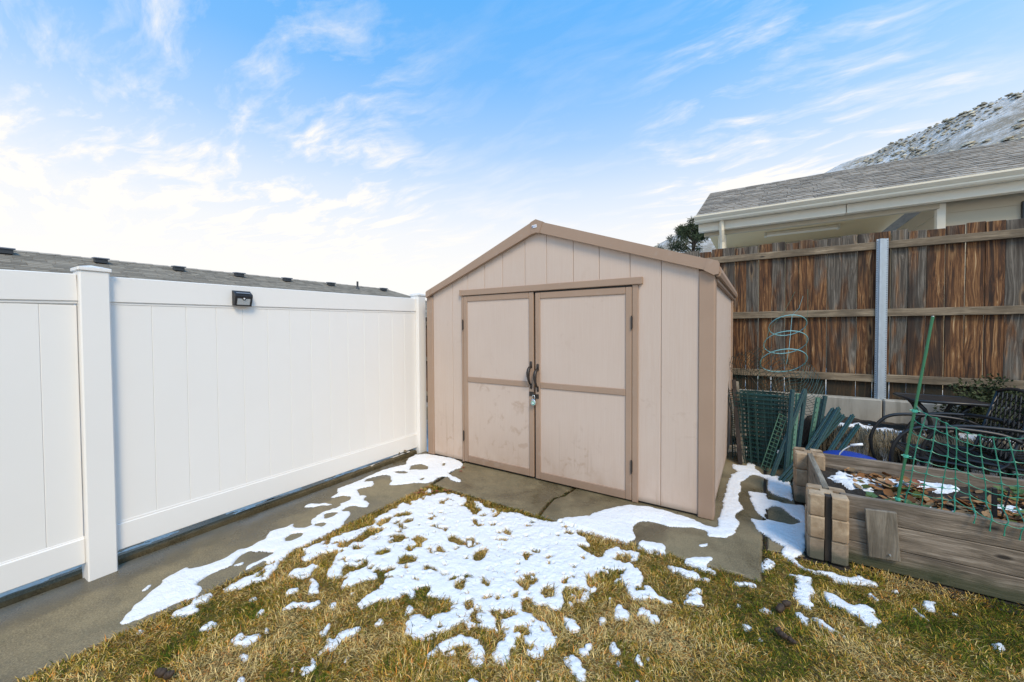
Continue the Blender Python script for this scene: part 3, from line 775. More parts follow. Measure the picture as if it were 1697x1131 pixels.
def upost(xc):
    m = MB(); y0, y1 = FY - .032, FY + .002
    # steel hat-channel post: two flanges and a channel
    m.span(xc - .05, xc - .022, y1 - .012, y1 - .006, .55, 2.455, .0015)
    m.span(xc + .014, xc + .05, y1 - .012, y1 - .006, .55, 2.455, .0015)
    m.span(xc - .026, xc - .022, y0, y1 - .008, .55, 2.455, .001)
    m.span(xc + .012, xc + .016, y0 + .012, y1 - .008, .55, 2.455, .001)
    m.span(xc - .026, xc - .002, y0 - .003, y0 + .001, .55, 2.455, .001)
    m.span(xc - .004, xc + .014, y0 + .010, y0 + .014, .55, 2.455, .001)
    p = m.build('post', 'galvanised', wf)
    h = MB()
    for z in np.arange(.60, 2.44, .0254):
        for dx in (-.043, .042):
            h.box((xc + dx, y1 - .0125, z), (.0055, .0012, .010), .0003)
    h.build('slot_holes', 'black_metal', p)['kind'] = 'stuff'
upost(1.165); upost(-1.30)
wl = thing('retaining_wall', 'low grey concrete retaining wall beneath the board fence', 'wall', (0, 5.93, .3))
for a, b in ((-3.6, -1.262), (-1.25, 1.168), (1.18, 3.6), (3.612, 6.0)):
    m = MB(); m.span(a, b, 5.90, 6.03, .0, .632 + rs.uniform(-.004, .004), .012); m.build('panel', 'wall_concrete', wl)

# ================================================================== LEFT NEIGHBOUR HOUSE (roof seen over the fence)
lh = thing('neighbour_house', 'long low neighbour house with brown hipped shingle roof beyond the white fence', 'house', (-16.5, 5, -.13))
RX, RZ, RS = -16.5, 3.58, .40
Y0r, Y1r = -9.0, 13.55
EX = RX + 4.2; EZ = RZ - .40 * 4.2
m = MB(); m.span(RX - 3.9, RX + 3.9, Y0r + .3, Y1r + 3.4, -.13, EZ + .1, .02); m.build('wall', 'siding_tan', lh)
m = MB()
hipy = Y1r + 4.2
vs = [(RX, Y0r, RZ), (RX, Y1r, RZ), (EX, Y0r, EZ), (EX, hipy, EZ), (RX - 4.2, Y0r, EZ), (RX - 4.2, hipy, EZ)]
m.add(vs, [(0, 2, 3, 1), (1, 5, 4, 0), (1, 3, 5), (2, 4, 5, 3), (0, 4, 2)]); lroof = m.build('roof', 'shingle', lh)
def far_shingles():
    V = []; F = []; C = []; rr = random.Random(5)
    e = .145; sl = math.hypot(1, RS); ncr = int(4.2 * sl / e); ux, uz = 1 / sl, -RS / sl
    for c in range(ncr):
        s0 = c * e; s1 = s0 + e + .03
        y = Y0r + rr.uniform(0, .3)
        yend = Y1r + 4.2 * (s0 / (4.2 * sl))
        while y < yend - .05:
            wd = rr.uniform(.14, .45); y2 = min(y + wd, yend)
            h0, h1 = .004, .018 + rr.uniform(-.002, .008)
            g = rr.uniform(.55, 1.25); col = (.23 * g, .205 * g, .165 * g, 1)
            n0 = len(V)
            for s, h in ((s0, h0), (s1, h1)):
                for yy in (y + .004, y2 - .004):
                    V.append((RX + ux * s - uz * h * .3, yy, RZ + uz * s + h)); C.append(col)
            for yy in (y + .004, y2 - .004):
                V.append((RX + ux * s1, yy, RZ + uz * s1 + .001)); C.append((.03, .027, .022, 1))
            F.append((n0, n0 + 2, n0 + 3, n0 + 1)); F.append((n0 + 2, n0 + 4, n0 + 5, n0 + 3)); y = y2
    o = npmesh('shingles', V, F, 'shingle_far', lroof, cols=C); o['kind'] = 'stuff'
far_shingles()
m = MB()
for k in range(58):
    y = Y0r + k * .39
    m.add([(RX - .13, y, RZ - .03), (RX, y, RZ + .022), (RX + .13, y, RZ - .03), (RX - .13, y + .40, RZ - .02), (RX, y + .40, RZ + .034), (RX + .13, y + .40, RZ - .02)], [(0, 1, 4, 3), (1, 2, 5, 4), (0, 2, 1)])
m.build('ridge_cap', 'shingle', lroof)
for yv in (1.33, 3.02, 4.80, 6.55, 8.25, 10.15, 13.0):
    xx = RX + .42; zz = RZ - RS * .42
    m = MB(); th = -math.atan(RS)
    Mr = Matrix.Rotation(-th, 3, 'Y')
    m.box((xx + .02, yv, zz + .145), (.27, .33, .035), .012, Matrix.Rotation(.06, 3, 'Y')); v = m.build('roof_vent', 'vent_grey', lroof)
    q = MB(); q.box((xx + .02, yv, zz + .075), (.20, .26, .14), .01); q.build('vent_throat', 'vent_black', lroof)
m = MB(); m.tube([(RX + .5, 11.45, RZ - .22), (RX + .5, 11.45, RZ + .16)], .045, 10); m.tube([(RX + .5, 11.45, RZ - .22), (RX + .5, 11.45, RZ - .12)], [.11, .05], 10); m.build('roof_pipe', 'vent_black', lroof)

# ================================================================== RIGHT NEIGHBOUR HOUSE
rh = thing('neighbour_house', 'tan neighbour house with shingle roof, cream gutter and open porch above the board fence', 'house', (2, 8, .58))
gx0, gx1 = -.945, 7.0
ry0, rz0, ry1, rz1 = 7.33, 3.365, 9.60, 4.415
m = MB(); m.prism([(ry0 + .09, rz0 + .02), (ry1, rz1 - .02), (11.9, rz0 - .02), (11.9, rz0 - .10), (ry1, rz1 - .12), (ry0 + .11, rz0 - .05)], 'x', gx0 + .01, gx1); rroof = m.build('roof', 'shingle', rh)
sl_ = Vector((0, ry1 - ry0, rz1 - rz0)); L_ = sl_.length; sl_.normalize(); nn_ = Vector((0, -sl_.z, sl_.y))
NC = 17; ex = L_ / NC; rs2 = random.Random(8); TW = .352
shm = []
for k in range(4):
    q = MB(); wdt = TW - .006; hd = ex + .03
    nt_ = 1
    q.add([(0, 0, .008), (wdt, 0, .008), (wdt, hd, -.002), (0, hd, -.002), (0, 0, -.004), (wdt, 0, -.004)], [(0, 1, 2, 3), (4, 5, 1, 0), (0, 3, 4), (1, 5, 2)])
    # raised laminated patch
    a_ = rs2.uniform(.02, .12); b_ = a_ + rs2.uniform(.1, .2); b_ = min(b_, wdt)
    q.add([(a_, -.002, .013), (b_, -.002, .013), (b_ - .01, ex * .95, .004), (a_ + .01, ex * .95, .004), (a_, -.002, .006), (b_, -.002, .006)], [(0, 1, 2, 3), (4, 5, 1, 0), (0, 3, 4), (1, 5, 2)])
    me = q.mesh('shingle'); me.materials.append(MATS['shingle']); shm.append(me)
rotx = math.atan2(sl_.z, sl_.y)
for c in range(NC):
    off = rs2.uniform(0, TW)
    base = Vector((0, ry0 + .005, rz0 + .012)) + sl_ * (ex * c)
    xx = gx0 - off * .6
    for k in range(16):
        xa = xx + k * TW
        if k == 0: xa = gx0
        elif xa - TW < gx0 and k == 1: xa = max(xa, gx0 + .12)
        share(shm[rs2.randrange(4)], 'shingle', rroof, (xa, base.y, base.z + .001 * (k % 3)), (rotx, 0, 0))
# gutter, fascia/beam
m = MB(); prof = [(7.46, 3.262), (7.365, 3.262), (7.345, 3.285), (7.350, 3.305), (7.298, 3.350), (7.298, 3.374), (7.46, 3.378)]
m.prism(prof, 'x', gx0 - .02, gx1); m.build('gutter', 'gutter_cream', rh)
m = MB(); m.span(gx0 + .03, 1.05, 7.463, 7.58, 3.125, 3.262, .004); m.build('fascia', 'trim_cream', rh)
m = MB(); m.span(1.058, gx1, 7.463, 7.58, 3.13, 3.262, .004); m.build('fascia', 'trim_cream', rh)
m = MB(); m.span(gx0 + .04, 2.04, 7.585, 10.6, 3.36, 3.375, .003); m.build('porch_ceiling', 'ceiling_tan', rh)
m = MB(); m.span(-.84, 2.04, 7.58, 7.66, 3.06, 3.36, .003); m.build('porch_beam', 'siding_tan', rh)
m = MB(); m.span(gx0 + .02, 2.04, 10.6, 10.7, .58, 3.36, .003); m.build('rear_wall', 'siding_tan', rh)
for k in range(14):   # lap siding, front wall right of the porch and porch side wall
    z = .60 + k * .185
    m = MB(); m.prism([(7.70, z), (7.682, z), (7.692, z + .20), (7.70, z + .20)], 'x', 2.10, 4.02); m.build('siding_board', 'siding_tan', rh)
    m = MB(); m.prism([(2.065, z), (2.042, z), (2.054, z + .20), (2.065, z + .20)], 'y', 7.70, 10.6); m.build('siding_board', 'siding_tan', rh)
m = MB(); m.span(2.06, gx1, 7.705, 7.80, .58, 3.20, .003); m.build('wall', 'siding_tan', rh)
m = MB(); m.span(2.02, 2.105, 7.60, 7.695, .58, 3.13, .004); m.build('corner_trim', 'trim_cream', rh)
m = MB(); m.span(-.62, -.50, 7.60, 7.72, .58, 3.06, .004); m.build('porch_post', 'trim_cream', rh)
m = MB(); m.tube([(-.555, 7.43, 3.27), (-.555, 7.43, 3.10), (-.555, 7.46, 3.05), (-.555, 7.52, 2.97), (-.555, 7.56, 2.92), (-.555, 7.56, .6)], .037, 4); m.build('downspout', 'gutter_cream', rh)
m = MB(); m.span(.07, 1.22, 9.28, 9.42, 3.29, 3.358, .012); lf = m.build('ceiling_light', 'lamp_cream', rh)
m = MB(); m.span(.06, .10, 9.27, 9.43, 3.28, 3.359, .004); m.span(1.19, 1.23, 9.27, 9.43, 3.28, 3.359, .004); m.build('end_cap', 'trim_cream', lf)
m = MB(); m.span(2.83, 3.9, 7.66, 7.70, 1.4, 3.0, .004); wn = m.build('window', 'window_dark', rh)
m = MB(); m.span(2.79, 2.83, 7.65, 7.70, 1.36, 3.04, .003); m.build('window_frame', 'black_plastic', wn)
m = MB(); m.span(1.60, 1.74, 10.5, 10.6, .58, 3.2, .003); m.build('door_trim', 'trim_cream', rh)

# ================================================================== TREES AND SHRUBS
def leaf_cloud(name, centers, radii, n, size, colA, colB, parent, seed, flat=.35, elong=2.6):
    g = np.random.default_rng(seed); centers = np.array(centers); radii = np.array(radii)
    w_ = radii ** 2 / np.sum(radii ** 2); k = g.choice(len(centers), n, p=w_)
    d = g.normal(size=(n, 3)); d /= np.linalg.norm(d, axis=1)[:, None]
    rad = g.random(n) ** (1 / 2.2)
    P = centers[k] + d * (radii[k] * rad)[:, None] * np.array([1, 1, .9])
    a = g.normal(size=(n, 3)) + d * .9; a /= np.linalg.norm(a, axis=1)[:, None]
    b = np.cross(a, g.normal(size=(n, 3))); b /= np.linalg.norm(b, axis=1)[:, None]
    s = size * (.6 + .8 * g.random(n))[:, None]
    V = np.stack([P - a * s * .5, P + b * s * flat, P + a * s * elong * .5, P - b * s * flat], 1).reshape(-1, 3)
    F = np.arange(4 * n).reshape(-1, 4)
    mixf = np.clip(.25 + .5 * g.random((n, 1)) + .35 * (g.random((len(centers), 1))[k] - .5), 0, 1)
    col = np.array(colA) * (1 - mixf) + np.array(colB) * mixf
    C = np.repeat(np.concatenate([col, np.ones((n, 1))], 1)[:, None], 4, 1).reshape(-1, 4)
    return npmesh(name, V, F, 'tinted_leaf', parent, cols=C)
jt = thing('juniper_tree', 'dark green juniper tree peeking up between shed roof and porch', 'tree', (-1.75, 13.4, .58))
m = MB(); m.tube([(-1.75, 13.4, .4), (-1.72, 13.4, 2.0), (-1.78, 13.38, 3.4), (-1.8, 13.4, 4.6)], [.14, .11, .07, .015], 8)
g_ = random.Random(4); cs = []; rd = []
for k in range(60):
    z = g_.uniform(1.2, 4.75); spread = 1.05 * (1 - ((z - 1.0) / 4.2) ** 1.5) + .08; a = g_.uniform(0, 6.28); r_ = spread * g_.uniform(.3, 1.05)
    c = (-1.78 + r_ * math.cos(a), 13.4 + r_ * math.sin(a), z + r_ * .25); cs.append(c); rd.append(g_.uniform(.16, .34) * (1 - .35 * (z / 5)))
    m.tube([(-1.77, 13.4, z - .25), c], [.03, .008], 5)
m.build('trunk', 'trunk_bark', jt)
cs += [(-1.84, 13.4, 4.86), (-1.86, 13.4, 4.72), (-2.45, 13.3, 4.35), (-2.15, 13.3, 4.62), (-2.75, 13.2, 4.02), (-2.35, 13.3, 4.1), (-1.95, 13.3, 4.45)]; rd += [.10, .18, .12, .14, .12, .22, .25]
leaf_cloud('crown', cs, rd, 15000, .055, (.02, .032, .018), (.085, .105, .055), jt, 5, .16, 3.6)
sb = thing('evergreen_shrub', 'low dark green shrub on the bank below the board fence', 'shrub', (1.95, 5.65, .4))
cs = [(random.uniform(1.62, 2.5), random.uniform(5.4, 5.85), random.uniform(.48, .78)) for _ in range(26)]; cs += [(1.62, 5.6, .62), (1.75, 5.7, .82), (1.95, 5.75, .88)]
m = MB()
for c in cs[::2]: m.tube([(1.95 + random.uniform(-.2, .2), 5.65, .36), c], [.008, .003], 4)
m.build('stem', 'trunk_bark', sb)
leaf_cloud('foliage', cs, [.13] * len(cs), 5200, .022, (.022, .032, .014), (.075, .085, .04), sb, 9, .4, 2.0)

# ================================================================== RAISED BED
bed = thing('raised_bed', 'grey timber raised garden bed with stacked tan concrete corner blocks', 'raised bed', (1.2, 3.5, 0))
def block_mesh():
    h = .099; s = .019; dp = .066; c = .012
    # cross section with a slot in the middle of each side and chamfered corners
    q = [(-h, -h + c), (-h + c, -h), (-s, -h), (-s, -h + dp), (s, -h + dp), (s, -h), (h - c, -h)]
    poly = []
    for k in range(4):
        a = k * math.pi / 2; ca, sa = round(math.cos(a)), round(math.sin(a))
        for (x_, y_) in q[1:]: poly.append((x_ * ca - y_ * sa, x_ * sa + y_ * ca))
    n = len(poly); m = MB(); hz = .0685; b = .008
    def ring(sc, z): return [(p[0] * sc, p[1] * sc, z) for p in poly]
    vs = ring(.93, -hz) + ring(1, -hz + b) + ring(1, hz - b) + ring(.93, hz)
    fs = [tuple(reversed(range(n))), tuple(range(3 * n, 4 * n))]
    for L in range(3):
        for i in range(n): fs.append((L * n + i, L * n + (i + 1) % n, (L + 1) * n + (i + 1) % n, (L + 1) * n + i))
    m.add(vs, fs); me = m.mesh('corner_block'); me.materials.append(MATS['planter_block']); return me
bkm = block_mesh()
for bx_, by_ in ((.366, 3.121), (.352, 4.048), (2.25, 3.121), (2.25, 4.048)):
    for k in range(3):
        share(bkm, 'corner_block', bed, (bx_ + random.uniform(-.004, .004), by_ + random.uniform(-.004, .004), .0695 + k * .1385), (random.uniform(-.006, .006), random.uniform(-.006, .006), random.uniform(-.02, .02)))
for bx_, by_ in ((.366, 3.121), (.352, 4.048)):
    m = MB(); m.span(bx_ - .0175, bx_ + .0175, by_ - .082, by_ - .036, .002, .408, .002); m.build('slot_shade_strip', 'slot_shade', bed)  # added dark strip stands in for shade in the open slot
for k in range(3):
    z0, z1 = .0 + k * .1395, .1365 + k * .1395
    m = MB(); m.span(.43, 2.19, 3.102, 3.140, z0, z1, .004); m.build('board', 'bed_wood', bed)
    m = MB(); m.span(.415, 2.19, 4.029, 4.066, z0 - .004, z1 - .004, .004); m.build('board', 'bed_wood', bed)
    m = MB(); m.bar((.368, 3.185 + .0, (z0 + z1) / 2), (.354, 3.985, (z0 + z1) / 2), .036, .136, .004); m.build('board', 'bed_wood_side', bed)
    m = MB(); m.span(2.232, 2.268, 3.185, 3.985, z0, z1, .004); m.build('board', 'bed_wood_side', bed)
# the patch plank
Mp = Matrix.Rotation(R(-4.5), 3, 'Y') @ Matrix.Rotation(R(3), 3, 'X')
m = MB(); m.box((.618, 3.080, .224), (.140, .020, .292), .004, Mp); pk_ = m.build('patch_plank', 'plank_wood', bed)
for px_, pz_ in ((.662, .335), (.652, .115)):
    m = MB(); m.tube([(px_, 3.080, pz_), (px_, 3.066, pz_)], [.006, .005], 8); m.build('nail', 'nail_steel', pk_)
soil_z = lambda X, Y: .300 + .04 * (fbm(X, Y, 6, 51) - .5) + .03 * (fbm(X, Y, 22, 52) - .5)
grid_mesh('bed_soil', .385, 2.22, 3.135, 4.035, 200, 100, soil_z, 'soil', bed)

# leaf litter on the bed soil
def litter():
    g = np.random.default_rng(77); V = []; F = []; C = []
    pal = [(.26, .13, .055), (.20, .09, .035), (.34, .20, .10), (.14, .065, .03), (.24, .17, .10), (.10, .12, .035), (.13, .15, .05)]
    for _ in range(1150):
        x, y = g.uniform(.58, 2.2), g.uniform(3.16, 4.0)
        if x < .70 and y < 3.6 and g.random() < .8: continue
        if float(fbm(np.array(x), np.array(y), 5, 61)) < .40: continue
        z = float(soil_z(np.array(x), np.array(y))) + g.uniform(.004, .03)
        L = g.uniform(.017, .036); W = L * g.uniform(.5, .8); a = g.uniform(0, 6.28); tx, ty = g.normal(0, .35, 2); curl = g.uniform(-.6, .9)
        c = pal[g.choice(7, p=[.27, .2, .17, .14, .1, .07, .05])]; k = g.uniform(.7, 1.25)
        pts = []
        for u, wv in ((-1, 0), (-.55, .75), (.1, 1.0), (.65, .6), (1.05, 0)):
            pts.append((u, wv))
        n0 = len(V); rows = []
        for u, wv in pts:
            for s in (-1, 0, 1):
                lx, ly = u * L, s * wv * W; lz = curl * (abs(s) * wv * W + u * u * L * .4) + lx * tx + ly * ty
                V.append((x + lx * math.cos(a) - ly * math.sin(a), y + lx * math.sin(a) + ly * math.cos(a), z + lz)); C.append((c[0] * k, c[1] * k, c[2] * k, 1))
        for r_ in range(4):
            for s in (0, 1): F.append((n0 + r_ * 3 + s, n0 + r_ * 3 + s + 1, n0 + r_ * 3 + s + 4, n0 + r_ * 3 + s + 3))
    tag(npmesh('leaf_litter', V, F, 'tinted_leaf', cols=C), 'brown fallen leaves covering the soil of the raised bed', 'leaves', kind='stuff')
litter()
# low strawberry-like plants with separate leaves
def leafy(cx, cy, n, label, cols, seed):
    g = random.Random(seed); z0 = float(soil_z(np.array(cx), np.array(cy)))
    o = thing('leafy_plant', label, 'plant', (cx, cy, z0))
    for k in range(n):
        a = g.uniform(0, 6.28); r_ = g.uniform(.02, .085); L = g.uniform(.020, .034); zt = z0 + g.uniform(.012, .05)
        c = (cx + r_ * math.cos(a), cy + r_ * math.sin(a)); m = MB()
        m.tube([(cx, cy, z0), (c[0], c[1], zt)], .0015, 4)
        ring = []
        for q in range(10):
            th = 2 * math.pi * q / 10; rr = L * (1 + .12 * (-1) ** q)
            ring.append((c[0] + rr * math.cos(th), c[1] + rr * .85 * math.sin(th), zt + .35 * rr * math.cos(th - a) + .004))
        m.add([(c[0], c[1], zt - .003)] + ring, [(0, 1 + q, 1 + (q + 1) % 10) for q in range(10)])
        m.build('leaf', g.choice(cols), o)
plain('leaf_green', (.075, .13, .03), .5, var=.35); plain('leaf_brown', (.24, .11, .045), .7, var=.4); plain('leaf_tan', (.33, .20, .10), .7, var=.3)
leafy(.66, 3.34, 12, 'low plant with mostly green leaves near the bed corner blocks', ['leaf_green', 'leaf_green', 'leaf_tan'], 1)
leafy(.80, 3.72, 16, 'rusty brown withered plant at the back left of the bed', ['leaf_brown', 'leaf_brown', 'leaf_green', 'leaf_tan'], 2)
leafy(.93, 3.76, 12, 'low plant with reddest leaves beside the withered brown one', ['leaf_red', 'leaf_red', 'leaf_brown'], 3)
leafy(.80, 3.30, 10, 'low green plant right at the foot of the green cane', ['leaf_green', 'leaf_green', 'leaf_brown'], 4)
leafy(1.42, 3.93, 10, 'small green plant against the back board of the bed', ['leaf_green'], 5)

# ---------------- green cane, net, black stake
cane = thing('garden_cane', 'tall green plastic-coated cane leaning in the raised bed', 'cane', (.70, 3.20, .30))
cb, ct = Vector((.688, 3.19, .27)), Vector((.868, 3.30, 1.512))
pts = [cb + (ct - cb) * k for k in np.linspace(0, 1, 25)]; m = MB(); m.tube(pts, [.0070 + (.0010 if i % 4 == 0 else 0) for i in range(25)], 8); m.build('rod', 'cane_green', cane)
m = MB(); m.tube([ct, ct + Vector((0, 0, .004))], .006, 8); m.build('tip', 'white_plastic', cane)
for k in (.115, .325, .545):
    c = cb + (ct - cb) * k; m = MB(); m.tube([c - Vector((0, 0, .008)), c + Vector((0, 0, .008))], .0135, 8); m.tube([c + Vector((-.022, -.004, .004)), c + Vector((.024, .002, -.002))], .003, 5); m.build('clip', 'clip_green', cane)
NETC = [[(.822, .943), (.792, .784), (.776, .674), (.758, .527), (.743, .448), (.738, .40)], [(.867, .924), (.85, .757), (.831, .655), (.815, .55), (.812, .449), (.808, .40)],
        [(.903, .901), (.908, .739), (.899, .637), (.891, .541), (.888, .446), (.882, .40)], [(.938, .881), (.941, .727), (.942, .624), (.948, .502), (.93, .45), (.917, .412)],
        [(.98, .86), (.987, .705), (.995, .598), (1.0, .47), (.985, .42), (.979, .389)], [(1.032, .85), (1.045, .702), (1.056, .577), (1.055, .455), (1.04, .41), (1.037, .363)],
        [(1.083, .844), (1.105, .66), (1.113, .556), (1.11, .45), (1.09, .40), (1.087, .352)], [(1.134, .852), (1.162, .671), (1.17, .552), (1.165, .45), (1.145, .39), (1.14, .345)]]
for k in range(1, 10):
    NETC.append([(a + .052 * k + .01 * math.sin(k), b + .01 * math.sin(k * 1.7)) for a, b in NETC[7]])
net = thing('garden_net', 'green plastic mesh netting tied to the cane and draped over the bed', 'netting', (1.0, 3.15, .4))
def net_pt(ci, v):
    c = NETC[ci]; zt, zb = c[0][1], c[-1][1]; z = zt + (zb - zt) * v
    xs = np.interp(-z, [-p[1] for p in c], [p[0] for p in c])
    fr = min(1, max(0, (ci - 1.5) / 2.5))
    y = 3.19 + .012 * math.sin(ci * 1.3 + v * 5)
    if z < .48: y = 3.19 - fr * (.112) * min(1, (.48 - z) / .05) + (0 if fr else 0)
    return Vector((float(xs), y, float(z)))
NR = 8; m = MB()
for ci in range(len(NETC)):
    P = [net_pt(ci, v) for v in np.linspace(0, 1, NR * 4 + 1)]
    m.tube(P, [.0044 if (i % 4 == 0) else .0024 for i in range(len(P))], 4)
for r_ in range(NR):
    P = []
    if True:
        k = .70 - r_ * .062; c = cb + (ct - cb) * max(.1, k - .13); P = [c]
    for ci in range(len(NETC)):
        P.append(net_pt(ci, r_ / NR))
    sub = []
    for i in range(len(P) - 1):
        for q in range(4):
            f_ = q / 4; a, b = P[i], P[i + 1]; s_ = a.lerp(b, f_); s_.z -= .006 * math.sin(math.pi * f_); sub.append(s_)
    sub.append(P[-1]); m.tube(sub, [.0044 if i % 4 == 0 else .0018 for i in range(len(sub))], 4)
m.build('mesh', 'net_green', net)
bs_ = thing('short_stake', 'short black stake standing in the bed behind the netting', 'stake', (1.17, 3.42, .30))
m = MB(); m.bar((1.17, 3.42, .26), (1.166, 3.42, .505), .022, .014, .003); m.build('stake', 'black_metal', bs_)
m = MB(); m.bar((1.20, 3.45, .28), (1.235, 3.45, .49), .008, .008, .002); m.build('wire', 'black_metal', bs_)

# ================================================================== THINGS IN THE CORNER
def ustake(b, tp, label, mt='stake_green'):
    b, tp = Vector(b), Vector(tp); b.z = -.008; o = thing('steel_stake', label, 'stake', b, group='green steel stakes leaning in the corner behind the bed')
    d_ = (tp - b).normalized(); sx_ = Vector((1, 0, 0)); sx_ = (sx_ - d_ * sx_.dot(d_)).normalized(); sy_ = d_.cross(sx_)
    m = MB(); w_ = .0105
    # U channel profile with flanges
    pr = [(-w_ - .009, 0), (-w_ + .003, 0), (-w_ + .004, -.020), (w_ - .006, -.020), (w_ - .003, 0), (w_ + .009, 0)]
    pr2 = [(a, c - .003) for a, c in reversed(pr)]; poly = pr + pr2; n = len(poly)
    vs = [tuple(b + sx_ * a + sy_ * c) for a, c in poly] + [tuple(tp + sx_ * a + sy_ * c) for a, c in poly]
    m.add(vs, [(i, (i + 1) % n, n + (i + 1) % n, n + i) for i in range(n)] + [tuple(range(n, 2 * n))])
    m.build('channel', mt, o)
    h = MB(); L = (tp - b).length
    for k in range(int(L / .05)):
        c = b + d_ * (.06 + k * .05) + sy_ * (-.0235)
        if (c - b).length < L - .02: h.bar(c - d_ * .007, c + d_ * .007, .006, .002, .0005, tuple(sy_))
    h.build('holes', 'black_metal', o)['kind'] = 'stuff'
ustake((.215, 4.50, -.01), (.285, 4.84, .82), 'near upright green stake standing in the snow beside the bed corner')
ustake((.105, 4.50, -.01), (.39, 4.90, .825), 'long green stake slanting from the snow up to the right')
ustake((.26, 4.62, -.01), (.335, 4.90, .775), 'pale green stake just behind the bed corner block', 'stake_light')
ustake((.30, 4.66, -.01), (.395, 4.95, .795), 'dark stake pressed against the pale green one')
ustake((.40, 4.85, .0), (.505, 5.0, .735), 'paler of the two thin upright stakes before the wall', 'stake_light')
ustake((.42, 4.88, .0), (.53, 5.02, .725), 'darker of the two thin upright stakes before the wall')
ustake((.44, 4.80, .0), (.565, 5.02, .755), 'tallest upright teal stake in front of the concrete wall')
ustake((.22, 4.42, .10), (.63, 5.02, .63), 'stake at upper left of the slanted bundle')
ustake((.27, 4.36, .10), (.67, 5.0, .645), 'stake with the highest tip in the slanted bundle')
ustake((.16, 4.40, .16), (.68, 5.02, .595), 'stake in the slanted bundle ending just above its lowest one')
ustake((.19, 4.38, .13), (.71, 5.02, .57), 'lowest stake of the slanted bundle')
ustake((.36, 4.34, .08), (.78, 5.02, .58), 'slanted stake whose tip shows against the dry bank')
ustake((.40, 4.32, .10), (.82, 5.0, .495), 'rightmost and lowest slanted stake above the blue tub')
def plank(b, tp, wx, wy, mt, label):
    o = thing('wood_plank', label, 'plank', b); m = MB(); m.bar(b, tp, wx, wy, .003, (1, 0, 0)); m.build('timber', mt, o)
plank((-.165, 4.76, -.005), (-.245, 5.05, .855), .085, .04, 'dark_plank', 'dark brown plank leaning against the shed side wall')
plank((-.135, 4.83, -.005), (-.215, 5.10, .835), .06, .030, 'plank_wood', 'paler narrow plank leaning beside the dark one')

# rolled welded wire mesh
def wire_roll():
    o = thing('wire_mesh_roll', 'loose dark green roll of welded wire mesh leaning by the shed', 'wire mesh', (.03, 4.95, 0))
    g = random.Random(12); m = MB()
    tilt = Vector((-.06, .16, 1)).normalized()
    def pt(u, h):   # spiral
        a = u; r_ = .060 + .0075 * u; r_ += .010 * math.sin(3 * u + h * 4)
        flare = 1 + .35 * max(0, h - .55)
        return Vector((.035 + r_ * flare * math.cos(a) * 1.05, 4.93 + r_ * .55 * flare * math.sin(a), 0)) + tilt * h
    H = .74; U = 2 * math.pi * 5.2
    nv = 135; nh = 17
    for k in range(nv):
        u = U * k / (nv - 1); m.tube([pt(u, h) for h in np.linspace(.0, H * (1 + .04 * math.sin(k)), 5)], .0036, 3, cap=False)
    for j in range(nh):
        h = H * j / (nh - 1); m.tube([pt(u, h) for u in np.linspace(0, U, 130)], .0036, 3, cap=False)
    m.build('wire', 'mesh_green', o)
    # crumpled poultry netting spilling over the top
    q = MB(); N = 26; Mv = 15
    def p2(i, j):
        u = i / (N - 1); v = j / (Mv - 1)
        x_ = -.22 + .74 * u + .05 * math.sin(v * 4 + u * 6) - .10 * v * (1 - u); y_ = 5.18 + .16 * math.sin(u * 5 + v * 3) + .05 * math.sin(v * 9)
        z_ = .52 + (.72 * (1 - abs(u - .35) * .55) - .05 * math.sin(u * 11)) * v + .03 * math.sin(u * 17 + v * 5)
        return Vector((x_ + g.uniform(-.006, .006), y_, z_ + g.uniform(-.006, .006)))
    G = [[p2(i, j) for j in range(Mv)] for i in range(N)]
    for i in range(N - 1):
        for j in range(Mv - 1):
            q.tube([G[i][j], G[i + 1][j + 1]], .0026, 3, cap=False)
            if (i + j) % 2 == 0: q.tube([G[i + 1][j], G[i][j + 1]], .0022, 3, cap=False)
    q.build('netting', 'mesh_green', o)
wire_roll()
tr = thing('trellis_strip', 'narrow green ladder-like mesh strip leaning in front of the wire roll', 'trellis', (.06, 4.70, 0))
m = MB(); A0, A1, B0, B1 = Vector((.02, 4.72, .0)), Vector((.175, 4.80, .57)), Vector((.085, 4.66, .0)), Vector((.235, 4.76, .545))
for a, b in ((A0, A1), (B0, B1)): m.tube([a, b], .0045, 5)
for k in range(15):
    f_ = k / 14; m.tube([A0.lerp(A1, f_), B0.lerp(B1, f_)], .0035, 5)
m.tube([A0.lerp(B0, .5), A1.lerp(B1, .5)], .0022, 4); m.build('strip', 'stake_light', tr)
m = MB(); m.box((.17, 4.70, .20), (.026, .004, .034), .001, Matrix.Rotation(.3, 3, 'Y')); m.build('tag', 'white_plastic', tr)
